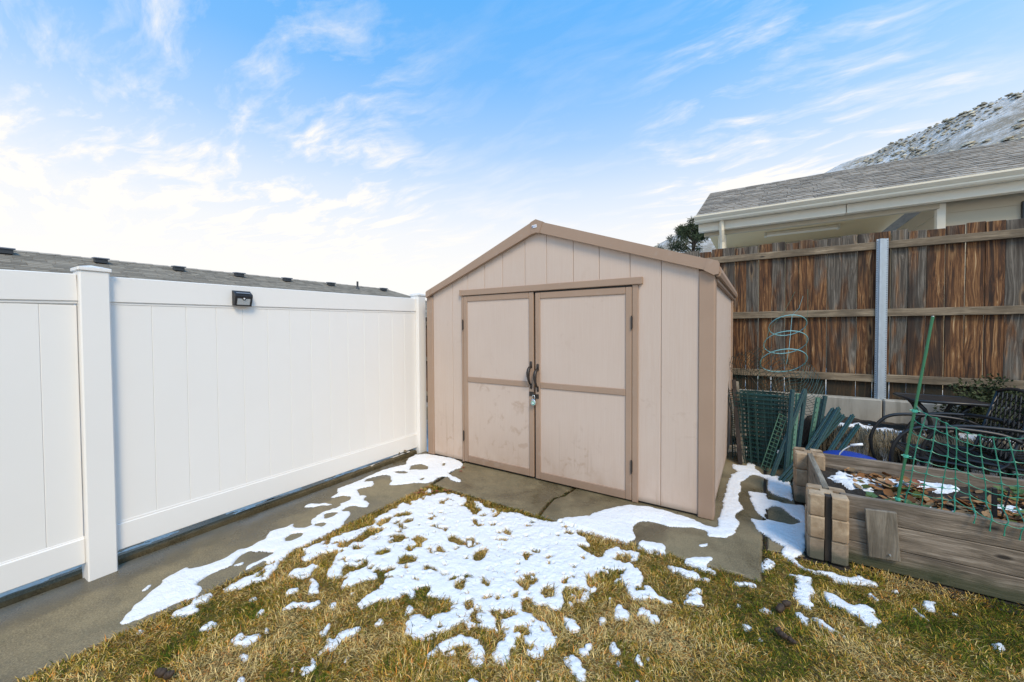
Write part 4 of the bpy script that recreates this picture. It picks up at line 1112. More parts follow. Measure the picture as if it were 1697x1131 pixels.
# tomato cage
cg = thing('tomato_cage', 'pale blue-green wire tomato cage with three rings before the fence', 'plant cage', (.24, 5.25, .5))
m = MB()
tl = Matrix.Rotation(R(17), 3, 'Y') @ Matrix.Rotation(R(-47), 3, Vector((.84, .54, 0)))
rings = [((.262, 5.38, 1.475), .180), ((.238, 5.25, 1.285), .205), ((.215, 5.12, 1.090), .215)]
ringo = []
for c, r_ in rings:
    q = MB(); q.tube([Vector(c) + tl @ Vector((r_ * math.cos(a), r_ * math.sin(a), 0)) for a in np.linspace(0, 2 * math.pi, 40, endpoint=False)], .0048, 6, closed=True); q.build('ring', 'cage_wire', cg, True)
def cwire(ph, top):
    P = []
    for c, r_ in reversed(rings): P.append(Vector(c) + tl @ Vector((r_ * math.cos(ph), r_ * math.sin(ph), 0)))
    lowp = P[0] + (P[0] - P[1]) * 2.2; lowp = P[0] + Vector((-.02, .0, -.16 if abs(ph) > 1 else -.10))
    q = MB(); q.tube([lowp] + P + [Vector(top) * .5 + P[-1] * .5 + Vector((.012, 0, -.03)), Vector(top)], .0018, 6); q.build('wire', 'cage_wire' if -1.8 < ph < -1 else 'stake_light', cg)
cwire(math.pi * .92, (.325, 5.3, 1.85)); cwire(-math.pi * .45, (.388, 5.2, 1.79)); cwire(.25, (.435, 5.3, 1.87))
# blue tub
tub = thing('blue_tub', 'round blue plastic tub with white handle behind the bed', 'tub', (.66, 4.42, 0))
m = MB(); m.lathe([(.0, .004), (.15, .004), (.16, .0), (.170, .28), (.186, .29), (.190, .312), (.180, .324), (.12, .342), (.05, .349), (0, .350)], (.665, 4.40, 0), 32); m.build('shell', 'tub_blue', tub, True)
hp = [(.565, 4.24, .31), (.578, 4.23, .385), (.60, 4.225, .42), (.635, 4.222, .455), (.655, 4.222, .468)]
m = MB(); m.tube(hp, .0045, 6); m.build('handle', 'white_plastic', tub, True)
m = MB(); m.tube([(.645, 4.222, .466), (.722, 4.225, .486)], .011, 8); m.build('grip', 'white_plastic', tub, True)
# side table
tb = thing('patio_table', 'low black metal patio table on the bank before the wall', 'table', (1.42, 5.24, .4))
Z_ = .775
m = MB(); vs = []
poly = [(1.165, 5.44), (1.20, 5.05), (1.235, 5.02), (1.66, 5.02), (1.69, 5.05), (1.66, 5.44), (1.63, 5.46), (1.19, 5.46)]
m.prism(poly, 'z', Z_ - .022, Z_); m.build('table_top', 'black_metal', tb)
m = MB(); m.tube([Vector((p[0], p[1], Z_ - .008)) for p in poly], .014, 8, closed=True); m.build('rim', 'black_metal', tb, True)
for lx, ly, dx in ((1.24, 5.09, .10), (1.60, 5.09, -.10), (1.24, 5.40, .10), (1.60, 5.40, -.10)):
    P = [(lx, ly, Z_ - .02), (lx + dx * .55, ly, Z_ - .09), (lx + dx * .95, ly, Z_ - .20), (lx + dx, ly, Z_ - .30), (lx + dx * .75, ly, Z_ - .40)]
    m = MB(); m.tube(P, .017, 8); m.build('leg', 'black_metal', tb, True)
# patio chairs
def spline(P, n):
    out = []
    for i in range(len(P) - 1):
        a, b, c, d_ = P[max(i - 1, 0)], P[i], P[i + 1], P[min(i + 2, len(P) - 1)]
        for k in range(n):
            u = k / n; out.append(tuple(.5 * (2 * b[j] + (c[j] - a[j]) * u + (2 * a[j] - 5 * b[j] + 4 * c[j] - d_[j]) * u * u + (-a[j] + 3 * b[j] - 3 * c[j] + d_[j]) * u ** 3) for j in range(2)))
    return out + [P[-1]]
def chair(loc, rz, label, tiltx=0.0):
    o = thing('patio_chair', label, 'chair', loc, (tiltx, 0, rz), 'black metal patio chairs behind the bed'); o['_local'] = 1
    W2 = .27
    for s in (-1, 1):
        P = [(.32, .03), (.24, .004), (-.08, .004), (-.22, .05), (-.33, .16), (-.385, .32), (-.38, .47), (-.31, .60), (-.20, .655), (.02, .665), (.22, .645), (.32, .60)]
        sm = [(p[0], s * W2, p[1]) for p in spline(P, 4)]; m = MB(); m.tube(sm, .0145, 8); m.build('arm_frame', 'black_metal', o, True)
        m = MB(); m.tube([(-.26, s * (W2 - .03), .40), (.20, s * (W2 - .03), .36), (.27, s * (W2 - .03), .42), (.40, s * (W2 - .03), .92)], .013, 8); m.build('seat_frame', 'black_metal', o, True)
        m = MB(); m.tube([(.26, s * W2, .02), (.24, s * (W2 - .02), .38)], .012, 8); m.build('leg', 'black_metal', o)
    for k in range(9):
        xx = -.25 + k * .052; m = MB(); m.bar((xx, -.24, .395 - k * .0045), (xx, .24, .395 - k * .0045), .008, .036, .002, (1, 0, 0)); m.build('seat_slat', 'black_metal', o)
    m = MB(); m.tube([(.40, -.24, .92), (.405, -.12, .955), (.408, 0, .965), (.405, .12, .955), (.40, .24, .92)], .013, 8); m.build('top_rail', 'black_metal', o, True)
    m = MB()
    bp = lambda u, v: Vector((.275 + .125 * v, -.235 + .47 * u, .44 + .48 * v))
    for k in range(-4, 9):
        for sg in (1, -1):
            u0, u1 = k / 8, k / 8 + .5
            if sg < 0: u0, u1 = u1, u0
            pts = [(u0 + (u1 - u0) * t_, t_) for t_ in np.linspace(0, 1, 9)]; pts = [p for p in pts if 0 <= p[0] <= 1]
            if len(pts) > 1: m.tube([bp(*p) for p in pts], .0045, 4)
    m.build('back_lattice', 'black_metal', o)
chair((1.30, 4.66, -.01), R(3), 'nearest black metal patio chair with its rounded arm loop towards the tub')
chair((1.52, 4.70, .012), R(-2), 'middle black metal patio chair pushed into the nearest one')
chair((1.86, 4.90, .03), R(-62), 'black patio chair with lattice back turned at the right edge')
# dry roots and straw hanging over the bank, and a dry stalk clump
def straw(name, label, fn, n, mt, seed, cat):
    g = np.random.default_rng(seed); V = []; F = []; C = []
    for _ in range(n):
        P, w_, col = fn(g); n0 = len(V); k = len(P)
        for i, p in enumerate(P):
            ww = w_ * (1 - .7 * i / (k - 1)); V.append((p[0] - ww, p[1], p[2])); V.append((p[0] + ww, p[1] + ww * .5, p[2])); C += [tuple(col) + (1,)] * 2
        for i in range(k - 1): F.append((n0 + 2 * i, n0 + 2 * i + 1, n0 + 2 * i + 3, n0 + 2 * i + 2))
    tag(npmesh(name, V, F, mt, cols=C), label, cat, kind='stuff')
def rootf(g):
    x_ = g.uniform(.50, 3.0); z_ = .45 + g.normal(0, .015); L = g.uniform(.10, .30); sw = g.normal(0, .03)
    P = [(x_, 5.06 + g.normal(0, .015), z_), (x_ + g.normal(0, .008), 5.0 - .01, z_ - .03)]
    for k in range(3): P.append((x_ + sw * (k + 1) / 3 + g.normal(0, .006), 4.985 - .01 * k - g.random() * .015, z_ - .03 - L * (k + 1) / 3))
    c = np.array([.24, .20, .135]) * g.uniform(.35, 1.1); return P, g.uniform(.0015, .0035), c
straw('dry_grass', 'dry straw-coloured grass hanging over the edge of the bank', rootf, 1500, 'tinted_leaf', 3, 'dry grass')
def stalkf(g):
    x_ = .30 + g.normal(0, .05); L = g.uniform(.35, 1.0); a = g.normal(-.12, .12); P = []
    for k in range(5): P.append((x_ + a * L * (k / 4) ** 1.5, 5.08 + g.normal(0, .01) + .1 * k / 4, .1 + L * k / 4))
    return P, g.uniform(.0012, .0028), np.array([.30, .25, .18]) * g.uniform(.5, 1.1)
straw('dry_stalks', 'pale dry stalks standing behind the green stakes', stalkf, 46, 'tinted_leaf', 4, 'dry stalks')
SNOW_ADD = """
-2657,521 -2764,606 -2830,689 -2915,773 -2947,891 -2895,893 -2869,955 -2854,1044 -2891,1131 -2869,1189 -2877,1297 -2935,1392 -2931,1492 -2800,1425 -2781,1376 -2698,1343 -2689,1367 -2602,1322 -2578,1242 -2634,1215 -2596,1067 -2634,1065 -2655,1106 -2627,1220 -2659,1251 -2717,1223 -2811,1172 -2813,1128 -2763,1069 -2724,1047 -2743,989 -2741,918 -2707,863 -2599,854 -2591,791 -2597,706 -2610,633 -2625,537
-2903,662 -2927,692 -2914,713 -2879,696 -2873,668
-2531,677 -2539,721 -2535,751 -2566,783 -2569,829 -2553,877 -2502,841 -2519,813 -2530,788 -2506,775 -2463,797 -2454,775 -2488,737 -2493,718
-2549,924 -2551,969 -2542,1058 -2545,1129 -2571,1239 -2479,1186 -2471,1146 -2432,1113 -2444,1070 -2469,1020 -2475,964 -2511,922
-2299,724 -2307,763 -2295,796 -2269,792 -2266,754
-2553,553 -2541,580 -2517,570
-2323,949 -2324,984 -2307,983 -2305,954
-2179,932 -2197,959 -2172,969 -2156,947 -2153,927
-2733,1053 -2700,1096 -2677,1080 -2711,1052
-2898,1311 -2957,1370 -2934,1476 -2934,1529 -2877,1491 -2807,1515 -2795,1585 -2888,1624 -2893,1655 -2923,1742 -2898,1819 -2909,1902 -2955,1900 -3003,1843 -3063,1754 -3130,1712 -3168,1753 -3096,1825 -2990,1878 -2931,1928 -2931,1996 -2981,2036 -3062,2015 -3088,1941 -3126,1931 -3156,2030 -3229,2078 -3228,2176 -3215,2269 -3112,2368 -3041,2326 -3012,2278 -3081,2186 -3060,2152 -2995,2131 -2924,2086 -2887,2138 -2862,2125 -2836,2070 -2727,2042 -2693,1999 -2719,1944 -2770,1963 -2839,1933 -2821,1855 -2793,1836 -2744,1878 -2707,1842 -2642,1756 -2608,1713 -2587,1622 -2582,1510 -2576,1388 -2586,1314 -2541,1216 -2449,1103 -2648,1195 -2637,1234 -2674,1259 -2706,1222
-3216,2118 -3235,2205 -3227,2331 -3247,2429 -3184,2340 -3176,2242
-3234,2309 -3261,2439 -3268,2591 -3225,2742 -3254,2901 -3324,2999 -3350,3132 -3258,3215 -3080,3248 -2883,3272 -2670,3196 -2626,3093 -2642,2960 -2661,2909 -2523,2861 -2432,2845 -2378,2791 -2441,2768 -2604,2829 -2655,2797 -2619,2693 -2635,2596 -2733,2552 -2778,2473 -2901,2380 -2971,2473 -3086,2548 -3172,2514 -3200,2421 -3201,2312
-2524,2456 -2564,2557 -2507,2545 -2468,2490
-2495,1905 -2505,2028 -2527,2222 -2423,2206 -2423,2287 -2476,2366 -2440,2432 -2395,2536 -2312,2572 -2206,2564 -2137,2578 -2077,2530 -2078,2475 -2004,2417 -1946,2403 -1389,1710 -1800,1450 -1849,1482 -1849,1536 -1882,1572 -1914,1544 -1924,1489 -1903,1448 -1942,1410 -1956,1356 -2018,1336 -2035,1378 -2094,1354 -2102,1329 -2142,1304 -2205,1355 -2206,1412 -2280,1427 -2316,1484 -2349,1496 -2377,1462 -2404,1412 -2411,1360 -2411,1328 -2451,1311 -2492,1373 -2547,1372 -2543,1452 -2517,1541 -2497,1639 -2469,1737 -2439,1797 -2423,1850
-2357,1188 -2375,1233 -2318,1276 -2335,1331 -2285,1333 -2269,1286 -2247,1258 -2267,1218 -2322,1184
-2357,1192 -2392,1235 -2340,1277 -2331,1334 -2287,1336 -2282,1279 -2243,1240 -2286,1204 -2322,1182
-2142,1183 -2164,1220 -2216,1233 -2201,1250 -2138,1252 -2071,1199 -2085,1183
-2199,1083 -2218,1128 -2192,1166 -2178,1138 -2182,1101
-2090,1003 -2103,1039 -2104,1083 -2015,1126 -1984,1172 -1969,1123 -1990,1097 -2070,1066
-2156,1311 -2213,1365 -2282,1428 -2105,1539 -2084,1472 -2166,1430 -2148,1389 -2078,1343
-1989,1293 -2060,1363 -2078,1520 -1904,1630 -1887,1571 -1943,1510 -1917,1469 -1973,1402 -1951,1340
-1800,1255 -1803,1333 -1794,1388 -1753,1379 -1826,1418 -1802,1479 -1881,1492 -1847,1570 -1820,1719 -1669,1814 -1424,1545 -1520,1505 -1567,1552 -1608,1549 -1610,1497 -1566,1455 -1646,1446 -1663,1401 -1725,1329 -1751,1242
-1470,1285 -1480,1336 -1453,1388 -1400,1375 -1369,1435 -1330,1442 -1291,1399 -1303,1316 -1324,1263 -1432,1256
-1224,1204 -1249,1252 -1236,1338 -1180,1277 -1227,1238
-2090,783 -2103,826 -2049,834 -2011,889 -1989,857 -1996,818 -2024,800
-1678,944 -1685,1005 -1711,1043 -1680,1052 -1683,1129 -1636,1175 -1630,1146 -1637,1075 -1640,1019 -1669,996 -1663,958
-1644,862 -1659,885 -1645,903 -1664,939 -1635,935 -1603,929 -1614,897 -1619,869
-1950,753 -1955,777 -1899,785 -1915,767
-1821,701 -1843,715 -1818,727 -1794,722 -1785,697
-2292,755 -2308,789 -2281,795 -2257,766 -2264,745
-2025,902 -2033,935 -2000,907
-2163,928 -2195,956 -2170,965 -2153,940
-1906,1282 -1883,1310 -1874,1295
-1605,1222 -1606,1262 -1579,1262 -1581,1220
-1795,1036 -1786,1097 -1766,1077 -1745,1042
-1882,1153 -1905,1196 -1890,1211 -1865,1170
-1527,1335 -1557,1396 -1512,1399 -1499,1353
-1412,930 -1403,950 -1363,968 -1360,959
-1531,997 -1556,1021 -1537,1033
-1693,855 -1701,871 -1679,868 -1675,854
-1825,864 -1820,877 -1802,874 -1809,865
-1727,842 -1728,855 -1711,852
-2318,948 -2330,980 -2314,984 -2305,956
-2501,826 -2563,860 -2554,873 -2508,848
-2445,2313 -2453,2388 -2385,2486 -2324,2567 -2224,2573 -2134,2574 -2086,2538 -2086,2485 -1995,2419 -1875,2356 -1852,2370 -1888,2462 -1978,2503 -2044,2563 -1994,2569 -1853,2508 -1793,2534 -1745,2482 -1738,2441 -1727,2394 -1702,2420 -1720,2509 -1605,2581 -1542,2564 -1463,2570 -1283,2599 -1233,2714 -1148,2757 -1030,2930 -914,2600 -958,2590 -1081,2597 -1106,2553 -1094,2524 -1015,2519 -962,2449 -1029,2432 -1025,2393 -949,2376 -905,2343 -857,2336 -834,2372 -786,2234 -838,2188 -856,2125 -812,2032 -781,1971 -1604,1452 -2486,2261
-1811,1641 -801,2277 -785,2233 -838,2187 -856,2124 -815,2040 -786,2035 -765,1982 -790,1913 -827,1921 -878,1977 -925,1959 -898,1887 -871,1872 -857,1814 -886,1792 -957,1787 -984,1760 -1041,1775 -1068,1748 -1050,1708 -1018,1688 -994,1694 -957,1689 -960,1659 -878,1674 -839,1647 -800,1630 -788,1581 -817,1525 -814,1486 -865,1472 -904,1508 -934,1537 -958,1546 -961,1520 -940,1477 -958,1466 -943,1423 -919,1388 -931,1370 -993,1370 -1018,1451 -989,1494 -1040,1511 -1057,1526 -1084,1576 -1106,1557 -1056,1497 -1097,1496 -1137,1476 -1181,1469 -1191,1437 -1180,1414 -1227,1463 -1251,1448 -1259,1407 -1266,1381 -1297,1366 -1298,1298 -1322,1263 -1372,1260 -1407,1271 -1487,1344 -1453,1390 -1399,1377 -1376,1434 -1337,1468 -1405,1535 -1503,1506 -1573,1472 -1590,1439
-1222,1203 -1242,1248 -1234,1323 -1198,1394 -1117,1397 -1074,1393 -1022,1358 -1009,1317 -1033,1298 -1074,1311 -1108,1311 -1101,1360 -1136,1353 -1180,1333 -1151,1291 -1188,1272 -1231,1252
-1007,1183 -1007,1220 -990,1243 -961,1230 -956,1215
-920,1237 -917,1256 -897,1252
-719,1365 -724,1390 -696,1386 -692,1382
-814,1742 -810,1767 -757,1760 -733,1739 -752,1693 -781,1718
-722,1533 -697,1568 -669,1567 -609,1517 -605,1462 -648,1492 -679,1492
-680,1619 -672,1639 -645,1626 -651,1601 -665,1595
-668,1657 -649,1681 -621,1679 -647,1647
-770,1376 -760,1386 -750,1373 -762,1366
-792,2032 -788,2075 -768,2058 -776,2008
-846,1867 -838,1888 -815,1872 -827,1854
-1512,1367 -1557,1408 -1517,1403
-1240,2706 -1151,2740 -1105,2834 -992,3042 -882,3171 -763,3209 -588,3202 -420,3177 -337,3127 -247,3116 -249,3437 -240,3766 -165,3812 -108,3595 -156,3450 -126,3279 -133,3105 -183,3012 -298,2966 -306,3014 -288,3081 -329,3055 -416,3029 -485,2986 -560,2968 -675,2976 -747,2931 -769,2856 -755,2788 -727,2731 -707,2656 -750,2588 -817,2604 -925,2589 -984,2589 -1087,2589 -1099,2534 -1044,2506 -967,2459 -972,2431 -1032,2418 -1009,2383 -955,2369 -928,2340 -877,2327 -840,2351 -845,2408 -799,2523 -744,2518 -684,2540 -640,2529 -641,2461 -686,2418 -676,2484 -722,2493 -727,2459 -776,2451 -757,2388 -709,2375 -677,2388 -616,2365 -567,2304 -557,2237 -568,2230 -539,2190 -530,2230 -483,2214 -461,2172 -416,2179 -381,2180 -376,2152 -409,2142 -455,2144 -504,2124 -521,2097 -587,2071 -611,2133 -656,2198 -694,2150 -687,2191 -665,2205 -687,2280 -723,2284 -753,2265 -767,2204 -795,2225 -826,2192 -818,2133 -852,2112 -827,2067 -788,2021 -763,1982 -790,1911 -845,1930 -878,1976 -900,1962
-680,2582 -668,2681 -608,2685 -548,2714 -519,2676 -489,2594 -563,2578 -639,2568
-398,2599 -374,2636 -289,2690 -241,2735 -238,2658 -287,2613 -259,2589 -196,2564 -224,2540 -281,2562 -326,2568 -383,2566
-472,2489 -427,2511 -343,2510 -286,2494 -287,2456 -332,2427 -386,2457 -439,2436
-121,2530 -62,2561 -2,2569 -12,2545 -72,2525
-339,2805 -301,2861 -280,2891 -272,2847 -312,2782
-333,2200 -320,2261 -283,2374 -252,2359 -277,2327 -243,2226 -287,2224
-259,2473 -243,2490 -229,2474 -245,2452
-620,1919 -631,1992 -608,1996 -558,1958 -551,1906 -610,1888
-526,1979 -517,2033 -466,2036 -463,1999 -512,1969
-463,1999 -441,2027 -408,2002 -446,1972
-845,1872 -838,1886 -817,1874 -824,1854
-681,2012 -671,2040 -655,2018 -659,1984
-788,2021 -795,2075 -772,2066 -769,2022
-97,2329 -87,2345 -76,2331 -91,2312
-807,1759 -781,1770 -735,1743 -749,1697 -785,1711
-714,1557 -693,1570 -611,1518 -602,1465 -644,1489 -676,1502
-672,1602 -674,1638 -640,1622 -646,1604
-670,1655 -655,1679 -620,1677 -648,1645
-577,1699 -560,1739 -520,1707 -527,1676
-527,1666 -497,1650 -498,1615
-456,1693 -456,1739 -435,1707 -410,1679 -419,1669
-439,1749 -394,1741 -409,1727
-426,1572 -421,1607 -402,1603 -400,1582
-450,1844 -411,1843 -414,1827
5,2355 33,2379 54,2356 33,2337
-77,2180 -45,2190 -6,2177 -38,2146
-3,2127 20,2116 8,2104
-100,2327 -87,2344 -77,2329 -92,2310
-675,1837 -670,1863 -637,1844 -650,1818
-465,2004 -437,2022 -405,1996 -437,1959
165,2420 192,2431 211,2385 202,2346 170,2371
-246,4646 -225,4735 -184,4685 -110,4707 -102,4889 -37,4801 -23,4665 24,4514 161,4556 255,4451 247,3956 182,4011 144,4020 75,4079 69,4415 -45,4471 -142,4204 -133,3949 -149,3837 -100,3562 -152,3446 -122,3285 -131,3095 -197,3000 -297,2970 -316,3069 -249,3111 -247,4060 -230,4356 -164,4485 -242,4576
-81,3982 63,4003 71,3878 158,3870 176,3851 327,3915 310,3606 261,3101 204,2992 227,2920 298,2900 366,2927 442,2928 505,2975 582,2943 546,2906 459,2880 423,2843 374,2841 362,2893 271,2883 193,2933 167,2968 118,3001 144,3103 99,3135 45,3206 -4,3242 -59,3425 21,3425 47,3454 -25,3609
151,2783 184,2781 239,2816 272,2821 252,2749 277,2681 266,2634 246,2608 246,2544 224,2488 191,2509 159,2579 189,2667 188,2738
315,2698 355,2690 398,2665 427,2634 479,2685 520,2645 434,2578 404,2559 363,2618 311,2610
27,2845 42,2907 78,2895 76,2809 40,2721 26,2745
-119,2537 -62,2559 -1,2568 -14,2538 -95,2523
9,2364 42,2379 54,2356 30,2330
518,2812 543,2795 532,2769
311,2687 345,2695 404,2653 427,2618 464,2672 498,2675 517,2644 488,2620 499,2592 521,2572 480,2518 431,2537 405,2579 337,2586 309,2593
164,2422 189,2437 212,2399 202,2348 167,2371
231,2423 257,2427 309,2399 351,2342 320,2358 263,2381
668,2788 687,2782 699,2736 730,2726 701,2714 686,2733
740,2846 760,2904 799,2903 780,2878 778,2815 739,2821
837,2847 868,2848 847,2829
912,2653 931,2684 946,2665 926,2597 914,2621
514,2795 535,2815 541,2785
630,2931 665,2946 646,2913
814,2692 827,2690 815,2671
"""
SNOW_SUB = """
-2516,1074 -2531,1116 -2497,1100 -2493,1071
-2726,1346 -2775,1379 -2804,1427 -2725,1487 -2690,1442 -2685,1390
-2763,1594 -2787,1622 -2749,1656 -2704,1652 -2696,1605 -2742,1586
-2801,1678 -2869,1740 -2849,1788 -2798,1808 -2776,1763 -2780,1714
-3024,2743 -3122,2849 -3065,2951 -2955,2932 -2872,2858 -2907,2815 -2976,2814
-3132,2616 -3119,2683 -2998,2719 -2991,2665 -3053,2626
-3274,2777 -3269,2915 -3189,2851 -3210,2795
-2748,2612 -2773,2668 -2749,2702 -2707,2620
-2842,3023 -2893,3125 -2855,3103 -2795,3010
-2408,1859 -2439,1906 -2447,1980 -2399,1999 -2376,1945 -2354,1915 -2347,1855
-2415,2012 -2415,2085 -2316,2134 -2302,2095 -2359,2024
-2316,1917 -2336,1993 -2291,1976 -2277,1930
-2283,1981 -2288,2046 -2233,2069 -2205,2030 -2230,1982
-2403,1531 -2395,1627 -2380,1713 -2408,1796 -2348,1823 -2302,1873 -2291,1788 -2314,1735 -2303,1666 -2339,1616 -2334,1575 -2301,1544 -2341,1535
-2112,1768 -2172,1824 -2152,1856 -2098,1851 -2065,1844 -2072,1775
-2038,1842 -2030,1913 -1950,1916 -1930,1873 -1934,1844 -1898,1831 -1923,1790 -1961,1836
-1828,1992 -1807,2044 -1751,2031 -1682,2020 -1664,1979 -1703,1963
-2104,1593 -2111,1646 -2088,1686 -2043,1689 -2029,1648 -2058,1614
-1883,1616 -1931,1662 -1929,1711 -1873,1722 -1827,1720 -1819,1671 -1851,1621
-2126,1376 -2163,1425 -2082,1461 -2103,1538 -2071,1527 -2037,1489 -2051,1423 -2075,1366
-1800,1833 -1812,1903 -1698,1873 -1727,1846
-2247,2343 -2290,2425 -2243,2427 -2192,2364
-1979,1746 -1980,1789 -1936,1790 -1934,1757
-2300,1561 -2278,1601 -2224,1618 -2220,1569
-1863,1819 -1843,1866 -1826,1826
-1653,1745 -1649,1763 -1603,1755 -1617,1739
-1851,2284 -1853,2315 -1769,2284 -1769,2243
-1553,2272 -1553,2339 -1483,2307 -1474,2248
-1507,1890 -1566,1989 -1541,2044 -1503,2036 -1469,1973 -1473,1905
-1294,2128 -1219,2153 -1233,2062
-1315,2155 -1306,2192 -1289,2155
-985,2176 -933,2195 -945,2147
-1435,1615 -1471,1675 -1448,1720 -1404,1687 -1392,1643
-1478,1745 -1459,1764 -1440,1731
-1336,1736 -1356,1797 -1295,1774 -1288,1737
-1197,1854 -1167,1885 -1105,1937 -1075,1925 -1088,1869 -1080,1828 -1140,1842
-1011,1861 -1015,1909 -964,1936 -944,1881 -966,1843
-902,1895 -923,1961 -868,1985 -855,1925
-1615,1491 -1616,1548 -1559,1554 -1527,1513 -1572,1472
-1099,2091 -1104,2130 -1070,2102
-1629,2331 -1622,2366 -1597,2321
-1543,2152 -1525,2181 -1515,2152
-955,2274 -943,2304 -912,2272
-1151,1576 -1170,1617 -1115,1622 -1072,1664 -1026,1645 -1049,1607 -1096,1573
-1082,1519 -1099,1557 -1080,1569 -1052,1529 -1058,1508
-990,1535 -1001,1583 -970,1608 -912,1575 -936,1552 -966,1558 -971,1526
-1252,1642 -1258,1665 -1224,1703 -1234,1643
-1043,1702 -1068,1737 -1056,1777 -981,1731 -998,1701
-794,1921 -830,1930 -880,1982 -875,2002 -824,1978
-975,2159 -964,2187 -928,2182 -942,2153
-957,2277 -949,2297 -914,2275
48,3466 50,3655 98,3772 154,3778 265,3552 192,3458 125,3465
"""

# ================================================================== SNOW
def polys(s): return [np.array([[float(c) / 1000 for c in p.split(',')] for p in l.split()]) for l in s.strip().splitlines()]
GX0, GX1, GY0, GY1, GR = -3.36, 1.35, .15, 5.05, .0075
xs = np.arange(GX0, GX1, GR); ys = np.arange(GY0, GY1, GR); NX, NY = len(xs), len(ys)
def raster(P, out, val):
    i0 = max(0, int((P[:, 0].min() - GX0) / GR) - 1); i1 = min(NX, int((P[:, 0].max() - GX0) / GR) + 2)
    j0 = max(0, int((P[:, 1].min() - GY0) / GR) - 1); j1 = min(NY, int((P[:, 1].max() - GY0) / GR) + 2)
    if i1 <= i0 or j1 <= j0: return
    X, Y = np.meshgrid(xs[i0:i1], ys[j0:j1]); ins = np.zeros(X.shape, bool); n = len(P)
    for k in range(n):
        x1, y1 = P[k]; x2, y2 = P[(k + 1) % n]
        if y1 == y2: continue
        ins ^= ((Y < y1) != (Y < y2)) & (X < (x2 - x1) * (Y - y1) / (y2 - y1) + x1)
    out[j0:j1, i0:i1][ins] = val
def blur(A, s):
    r_ = int(3 * s); k = np.exp(-.5 * (np.arange(-r_, r_ + 1) / s) ** 2); k /= k.sum()
    B = np.pad(A, ((r_, r_), (0, 0)), 'edge'); A = sum(k[i] * B[i:i + A.shape[0]] for i in range(2 * r_ + 1))
    B = np.pad(A, ((0, 0), (r_, r_)), 'edge'); return sum(k[i] * B[:, i:i + A.shape[1]] for i in range(2 * r_ + 1))
MSK = np.zeros((NY, NX), np.float32)
for P in polys(SNOW_ADD): raster(P, MSK, 1.0)
for P in polys(SNOW_SUB): raster(P, MSK, 0.0)
XX, YY = np.meshgrid(xs, ys)
wx = .020 * (fbm(XX, YY, 22, 71, 4) - .5) * 2; wy = .020 * (fbm(XX, YY, 22, 75, 4) - .5) * 2
ii = np.clip(((XX + wx - GX0) / GR).round().astype(int), 0, NX - 1); jj = np.clip(((YY + wy - GY0) / GR).round().astype(int), 0, NY - 1)
MSK = MSK[jj, ii]
LAWN = ((YY < 2.615) & (XX > -2.585)) | ((XX > .02) & (YY < 3.02))
# ragged edges where grass tips come through
hol = fbm(XX, YY, 16, 81, 3); fine = fbm(XX, YY, 55, 83, 3)
m2 = blur(MSK, 4.0); m3 = blur(MSK, 10.0)
m1 = np.where(LAWN, blur(MSK, .9) + .10 - .25 * np.clip((m3 - .25) * 2.2, 0, 1), blur(MSK, 1.3))
m1 = np.where(LAWN, m1 + (fine - .5) * .75 * (1 - np.abs(2 * np.clip(m2, 0, 1) - 1)) + (fine - .5) * .10, m1)
hol2 = fbm(XX, YY, 34, 87, 2)
m1 = np.where(LAWN & (hol > .68) & (m2 > .5), m1 - (hol - .68) * 9, m1)
m1 = np.where(LAWN & (hol2 > .80) & (m2 > .5), m1 - (hol2 - .80) * 10, m1)
m1 = np.where(~LAWN, m1 + (fbm(XX, YY, 45, 89, 3) - .5) * .45 * (1 - np.abs(2 * np.clip(m2, 0, 1) - 1)), m1)
lump = fbm(XX, YY, 9, 85, 4)
thick = np.where(LAWN, .009, .009)
H_ = np.where(m1 < .5, (m1 - .5) * .10, (m1 - .5) * np.where(LAWN, .006, .012) + np.clip(m3 - .25, 0, .75) * 1.4 * thick * (.4 + 1.2 * lump))
H_ = H_ + np.where(LAWN, -.009 + .009 * (fbm(XX, YY, 34, 91, 3) - .5), .003 * (fbm(XX, YY, 30, 91, 3) - .5))
keep = m1 > .22
cell = keep[:-1, :-1] | keep[1:, :-1] | keep[:-1, 1:] | keep[1:, 1:]
jc, ic = np.nonzero(cell)
idx = -np.ones((NY, NX), int); used = np.zeros((NY, NX), bool)
for dj in (0, 1):
    for di in (0, 1): used[jc + dj, ic + di] = True
idx[used] = np.arange(used.sum())
Vs = np.stack([XX[used], YY[used], H_[used]], -1)
Fs = np.stack([idx[jc, ic], idx[jc, ic + 1], idx[jc + 1, ic + 1], idx[jc + 1, ic]], -1)
thk = np.where(LAWN, np.clip((m1 - .35) * 3, 0, 1), np.clip((m1 - .5) * 1.2 + np.clip(m2 - .5, 0, .5) * 1.2, 0, 1))[used]
SC = np.stack([thk, thk, thk, np.ones_like(thk)], -1)
tag(npmesh('snow', Vs, Fs, 'snow', smooth=True, cols=SC), 'thin melting snow lying in patches on lawn and path', 'snow', kind='stuff')
def snow_at(x, y):
    i = np.clip(((x - GX0) / GR).astype(int), 0, NX - 1); j = np.clip(((y - GY0) / GR).astype(int), 0, NY - 1)
    r_ = m1[j, i]; return np.where((x < GX0) | (x > GX1) | (y < GY0) | (y > GY1), 0, r_)
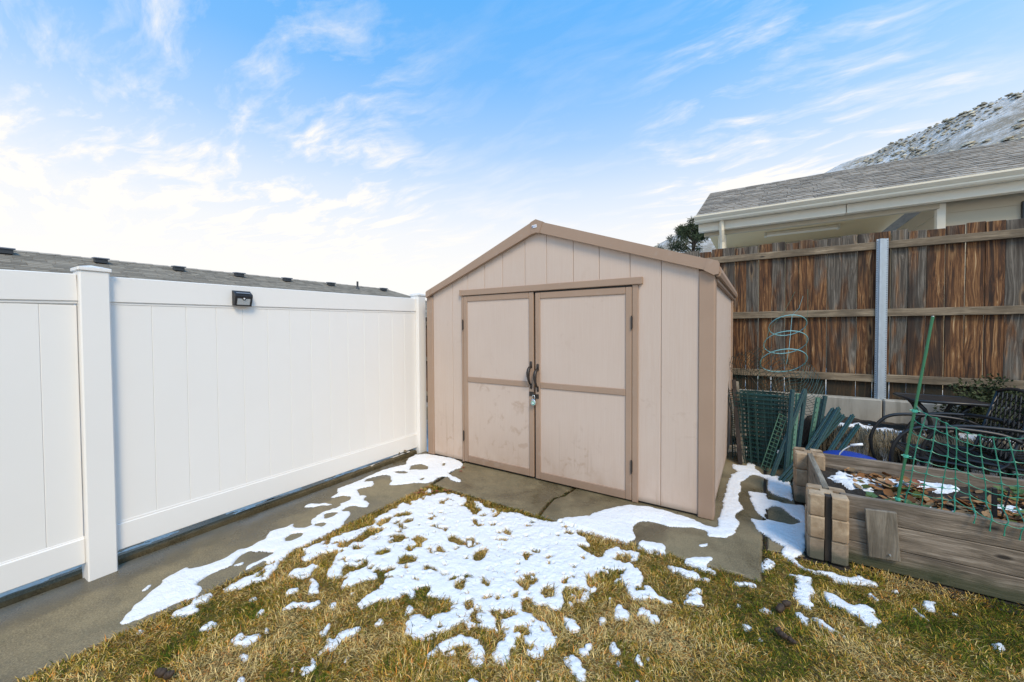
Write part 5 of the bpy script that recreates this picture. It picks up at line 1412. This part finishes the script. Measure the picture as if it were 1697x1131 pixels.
# snow in the raised bed, on the kerb and on the bank
def patch(name, label, x0, x1, y0, y1, res, field, base, th, mt='snow'):
    ax = np.arange(x0, x1, res); ay = np.arange(y0, y1, res); X, Y = np.meshgrid(ax, ay); f_ = field(X, Y)
    Z = base(X, Y) + np.where(f_ > 0, np.minimum(f_ * 3, 1) * th, f_ * .4)
    k = f_ > -.06; c = k[:-1, :-1] & k[1:, :-1] & k[:-1, 1:] & k[1:, 1:]; j, i = np.nonzero(c); u = np.zeros(X.shape, bool)
    for dj in (0, 1):
        for di in (0, 1): u[j + dj, i + di] = True
    ix = -np.ones(X.shape, int); ix[u] = np.arange(u.sum())
    tk = np.clip(f_[u] * 4 + .15, 0, 1); tag(npmesh(name, np.stack([X[u], Y[u], Z[u]], -1), np.stack([ix[j, i], ix[j, i + 1], ix[j + 1, i + 1], ix[j + 1, i]], -1), mt, smooth=True, cols=np.stack([tk, tk, tk, tk * 0 + 1], -1)), label, 'snow', kind='stuff')
def bedf(X, Y):
    n = fbm(X, Y, 9, 101, 4)
    g = lambda cx, cy, rx, ry: np.exp(-((X - cx) / rx) ** 2 - ((Y - cy) / ry) ** 2)
    a = g(.62, 3.80, .20, .13) + g(.90, 3.92, .16, .07) + .8 * g(.56, 3.66, .1, .06) + g(1.00, 3.42, .10, .05) + g(1.12, 3.30, .10, .035) + g(1.30, 3.68, .13, .06) + .8 * g(1.05, 3.92, .10, .05) + .8 * g(1.6, 3.5, .15, .06) + .7 * g(.84, 3.42, .05, .03) + .8 * g(1.24, 3.2, .09, .025)
    return a - .42 + (n - .5) * 1.3
patch('bed_snow', 'patchy snow lying among the leaves in the raised bed', .40, 2.1, 3.15, 4.02, .010, bedf, lambda X, Y: soil_z(X, Y), .022)
patch('kerb_snow', 'dirty snow remnants under the white fence', -3.60, -3.385, -.6, 3.1, .012, lambda X, Y: fbm(X * 2.6, Y * .6, 6, 111, 4) - .43, lambda X, Y: X * 0 + .035, .012, 'dirty_snow')
patch('bank_snow', 'thin snow along the top of the dry bank', .42, 2.6, 5.0, 5.5, .014, lambda X, Y: fbm(X, Y, 7, 121, 4) - .58 - .6 * np.clip(Y - 5.15, 0, 1), bank, .016)

# ================================================================== GRASS
def grass():
    g = np.random.default_rng(21)
    def sample(n, x0, x1, y0, y1):
        return g.uniform(x0, x1, n), g.uniform(y0, y1, n)
    X = []; Y = []
    x, y = sample(310000, -2.585, 1.9, .0, 3.10); X.append(x); Y.append(y)
    x, y = np.concatenate(X), np.concatenate(Y)
    ok = (((y < 2.615) | ((x > .035) & (y < 3.0)) | ((x > .46) & (y < 3.09))))
    # keep what a camera near the photograph's could see, with a margin
    ok &= (y > .17 + (x + 2.64) * .632 - .55)
    s = snow_at(x, y); ok &= (s < .45) | ((s < .70) & (g.random(len(x)) < .45)) | (g.random(len(x)) < .02)
    ok &= ~((x > .25) & (x < .48) & (y > 3.0))
    x, y = x[ok], y[ok]; n = len(x)
    dry = fbm(x, y, 2.6, 131, 4) * .65 + fbm(x, y, 11, 135, 2) * .35 - .10 * np.clip((x + .3), 0, 1.3) + g.normal(0, .14, n)
    flow = 6.28 * fbm(x, y, 6, 141, 2) * 1.5 + g.normal(0, 1.25, n)
    L = g.uniform(.016, .044, n) * (.75 + .5 * fbm(x, y, 5, 145, 2)); lean = np.clip(g.normal(1.22, .34, n), .1, 1.62)
    # longer unclipped tufts by the slab edges and the bed
    edge = np.exp(-np.abs(y - 2.58) / .05) * (x < .05) + np.exp(-np.abs(x + 2.555) / .04) + np.exp(-np.abs(y - 3.06) / .06) * (x > .4)
    L = L * (1 + .12 * edge); lean = lean * (1 - .25 * np.minimum(edge, 1))
    w_ = g.uniform(.0010, .0019, n)
    d = np.stack([np.cos(flow), np.sin(flow)], -1); pz = -.019 + .010 * fbm(x, y, 3, 5)
    sd = np.stack([-d[:, 1], d[:, 0]], -1)
    V = np.zeros((n, 5, 3))
    for k, (f_, ww) in enumerate(((0, 1.0), (.55, .8), (1.0, 0.0))):
        ang_ = lean * (.35 + .75 * f_); out = L * f_ * np.sin(ang_); hh = L * f_ * np.cos(ang_) * 1.0
        cx = x + d[:, 0] * out; cy = y + d[:, 1] * out; cz = pz + np.maximum(hh, .004 * f_)
        if k < 2:
            V[:, 2 * k] = np.stack([cx - sd[:, 0] * w_ * ww, cy - sd[:, 1] * w_ * ww, cz], -1); V[:, 2 * k + 1] = np.stack([cx + sd[:, 0] * w_ * ww, cy + sd[:, 1] * w_ * ww, cz], -1)
        else: V[:, 4] = np.stack([cx, cy, cz], -1)
    pal = np.array([[.065, .090, .008], [.145, .155, .014], [.29, .22, .028], [.47, .27, .046], [.60, .37, .095], [.70, .50, .20]])
    tt = np.clip((dry - .25) / .37, 0, 1) * 4.999; k0 = tt.astype(int); fr = (tt - k0)[:, None]
    col = pal[k0] * (1 - fr) + pal[np.minimum(k0 + 1, 5)] * fr; col *= g.uniform(.40, 1.35, (n, 1)); col[g.random(n) < .10] *= np.array([1.15, .70, .5])
    dk = g.random(n) < .05; col[dk] = np.array([.05, .032, .012]) * g.uniform(.5, 1.3, (dk.sum(), 1))
    C = np.repeat(np.concatenate([col, np.ones((n, 1))], 1)[:, None], 5, 1).reshape(-1, 4)
    T = np.array([[0, 1, 3], [0, 3, 2], [2, 3, 4]])
    F = (T[None] + 5 * np.arange(n)[:, None, None]).reshape(-1, 3)
    tag(npmesh('grass', V.reshape(-1, 3), F, 'tinted_leaf', cols=C), 'matted half dormant lawn grass, straw and green', 'grass', kind='stuff')
    print('blades', n)
grass()
# moss and debris in the crack and slab joints
def moss():
    g = np.random.default_rng(5); V = []; F = []; C = []
    lines = [([(a, b) for a, b in ck], .010, 500), ([(.033, 2.65), (.045, 3.7)], .010, 380), ([(-2.59, 2.62), (-2.735, 3.25)], .012, 200), ([(-2.56, 2.61), (-1.5, 2.607)], .018, 500), ([(-.9, 3.226), (-.41, 3.222)], .006, 300)]
    for ln, wd, n in lines:
        P = np.array(ln); s = np.linspace(0, len(P) - 1.0001, n)
        for u in s:
            i = int(u); p = P[i] + (P[i + 1] - P[i]) * (u - i) + g.normal(0, wd * .5, 2); z = -.022 + g.random() * .018; L = g.uniform(.004, .012); a = g.uniform(0, 6.28)
            n0 = len(V); col = np.array([[.04, .045, .014], [.03, .02, .01], [.07, .07, .02], [.12, .06, .025]][g.integers(4)]) * g.uniform(.6, 1.3)
            V += [(p[0] - L * math.cos(a), p[1] - L * math.sin(a), z), (p[0] + L * math.sin(a), p[1] - L * math.cos(a), z + g.random() * .006), (p[0] + L * math.cos(a), p[1] + L * math.sin(a), z + g.random() * .01)]
            C += [tuple(col) + (1,)] * 3; F.append((n0, n0 + 1, n0 + 2))
    tag(npmesh('moss', V, F, 'tinted_leaf', cols=C), 'moss and debris filling the cracks between slabs', 'moss', kind='stuff')
moss()
# ================================================================== SMALL THINGS ON THE GROUND
def lump(parts, label):
    o = thing('animal_dropping', label, 'dropping', (parts[0][0], parts[0][1], 0)); g = random.Random(int(parts[0][0] * 1000))
    for (x_, y_, L, r_, a) in parts:
        m = MB(); P = []; Rr = []
        for k in range(9):
            f_ = k / 8 * 2 - 1; P.append((x_ + f_ * L * math.cos(a), y_ + f_ * L * math.sin(a), .012 + r_ * .6 + .003 * math.sin(k * 2.2))); Rr.append(max(.001, r_ * math.sqrt(max(0, 1 - f_ ** 4)) * g.uniform(.86, 1.08)))
        m.tube(P, Rr, 9); m.build('piece', 'dropping_brown', o, True)
lump([(.098, 2.365, .030, .0165, 1.2), (.126, 2.425, .022, .0145, .7)], 'two brown round droppings side by side on the lawn')
lump([(.083, 2.195, .018, .010, 1.0), (.100, 2.165, .026, .0125, -.55), (.132, 2.15, .022, .011, -.6)], 'dark brown elongated dropping in front of the round ones')
lump([(-2.10, .535, .026, .016, .3), (-2.06, .55, .018, .013, 1.0)], 'brown dropping at the very bottom left of the lawn')
def fallen(x_, y_, a, label, mt='leaf_red'):
    o = thing('fallen_leaf', label, 'leaf', (x_, y_, .002)); m = MB(); pts = [(-1, 0), (-.4, .5), (.2, .42), (.35, .75), (.6, .25), (1.1, 0), (.6, -.3), (.3, -.7), (.1, -.4), (-.5, -.45)]
    vs = [(x_ + .022 * (p[0] * math.cos(a) - p[1] * math.sin(a)), y_ + .022 * (p[0] * math.sin(a) + p[1] * math.cos(a)), .006 + .006 * abs(p[1])) for p in pts]
    m.add([(x_, y_, .004)] + vs, [(0, 1 + k, 1 + (k + 1) % len(vs)) for k in range(len(vs))]); m.build('blade', mt, o)
fallen(-2.555, 3.0, .4, 'reddish fallen leaf on the slab near the snow by the left door')
fallen(-2.60, 3.10, 2.0, 'small rust leaf closest to the shed wall left of the doors')
for k in range(9):
    a = k / 8
    fallen(-2.56 + .22 * a * (k % 3 != 0), 2.38 + .21 * a, k * 1.3, ['rust leaf in the grass corner where path meets slab, %s one' % w_ for w_ in ('nearest', 'second', 'third', 'fourth', 'middle', 'sixth', 'seventh', 'eighth', 'farthest')][k], 'leaf_red' if k % 2 else 'leaf_brown')
for k, (x_, y_, r_) in enumerate(((-3.395, 3.02, .022), (-3.41, 2.94, .016), (-3.43, 3.08, .018))):
    m = MB(); m.tube([(x_ - r_, y_, .06), (x_ - r_ * .5, y_, .06), (x_ + r_ * .5, y_ + .003, .062), (x_ + r_, y_, .06)], [r_ * .3, r_ * .8, r_ * .75, r_ * .25], 7)
    tag(m.build('stone', 'planter_block', smooth=True), ['larger tan stone beside the foot of the fence end post', 'small tan stone lying nearest the camera by the end post', 'tan stone farthest under the fence by the end post'][k], 'stone')

for o in bpy.data.objects:
    if '_local' in o: del o['_local']
print('objects', len(bpy.data.objects), 'tris', sum(len(o.data.loops) - 2 * len(o.data.polygons) for o in bpy.data.objects if o.type == 'MESH'))
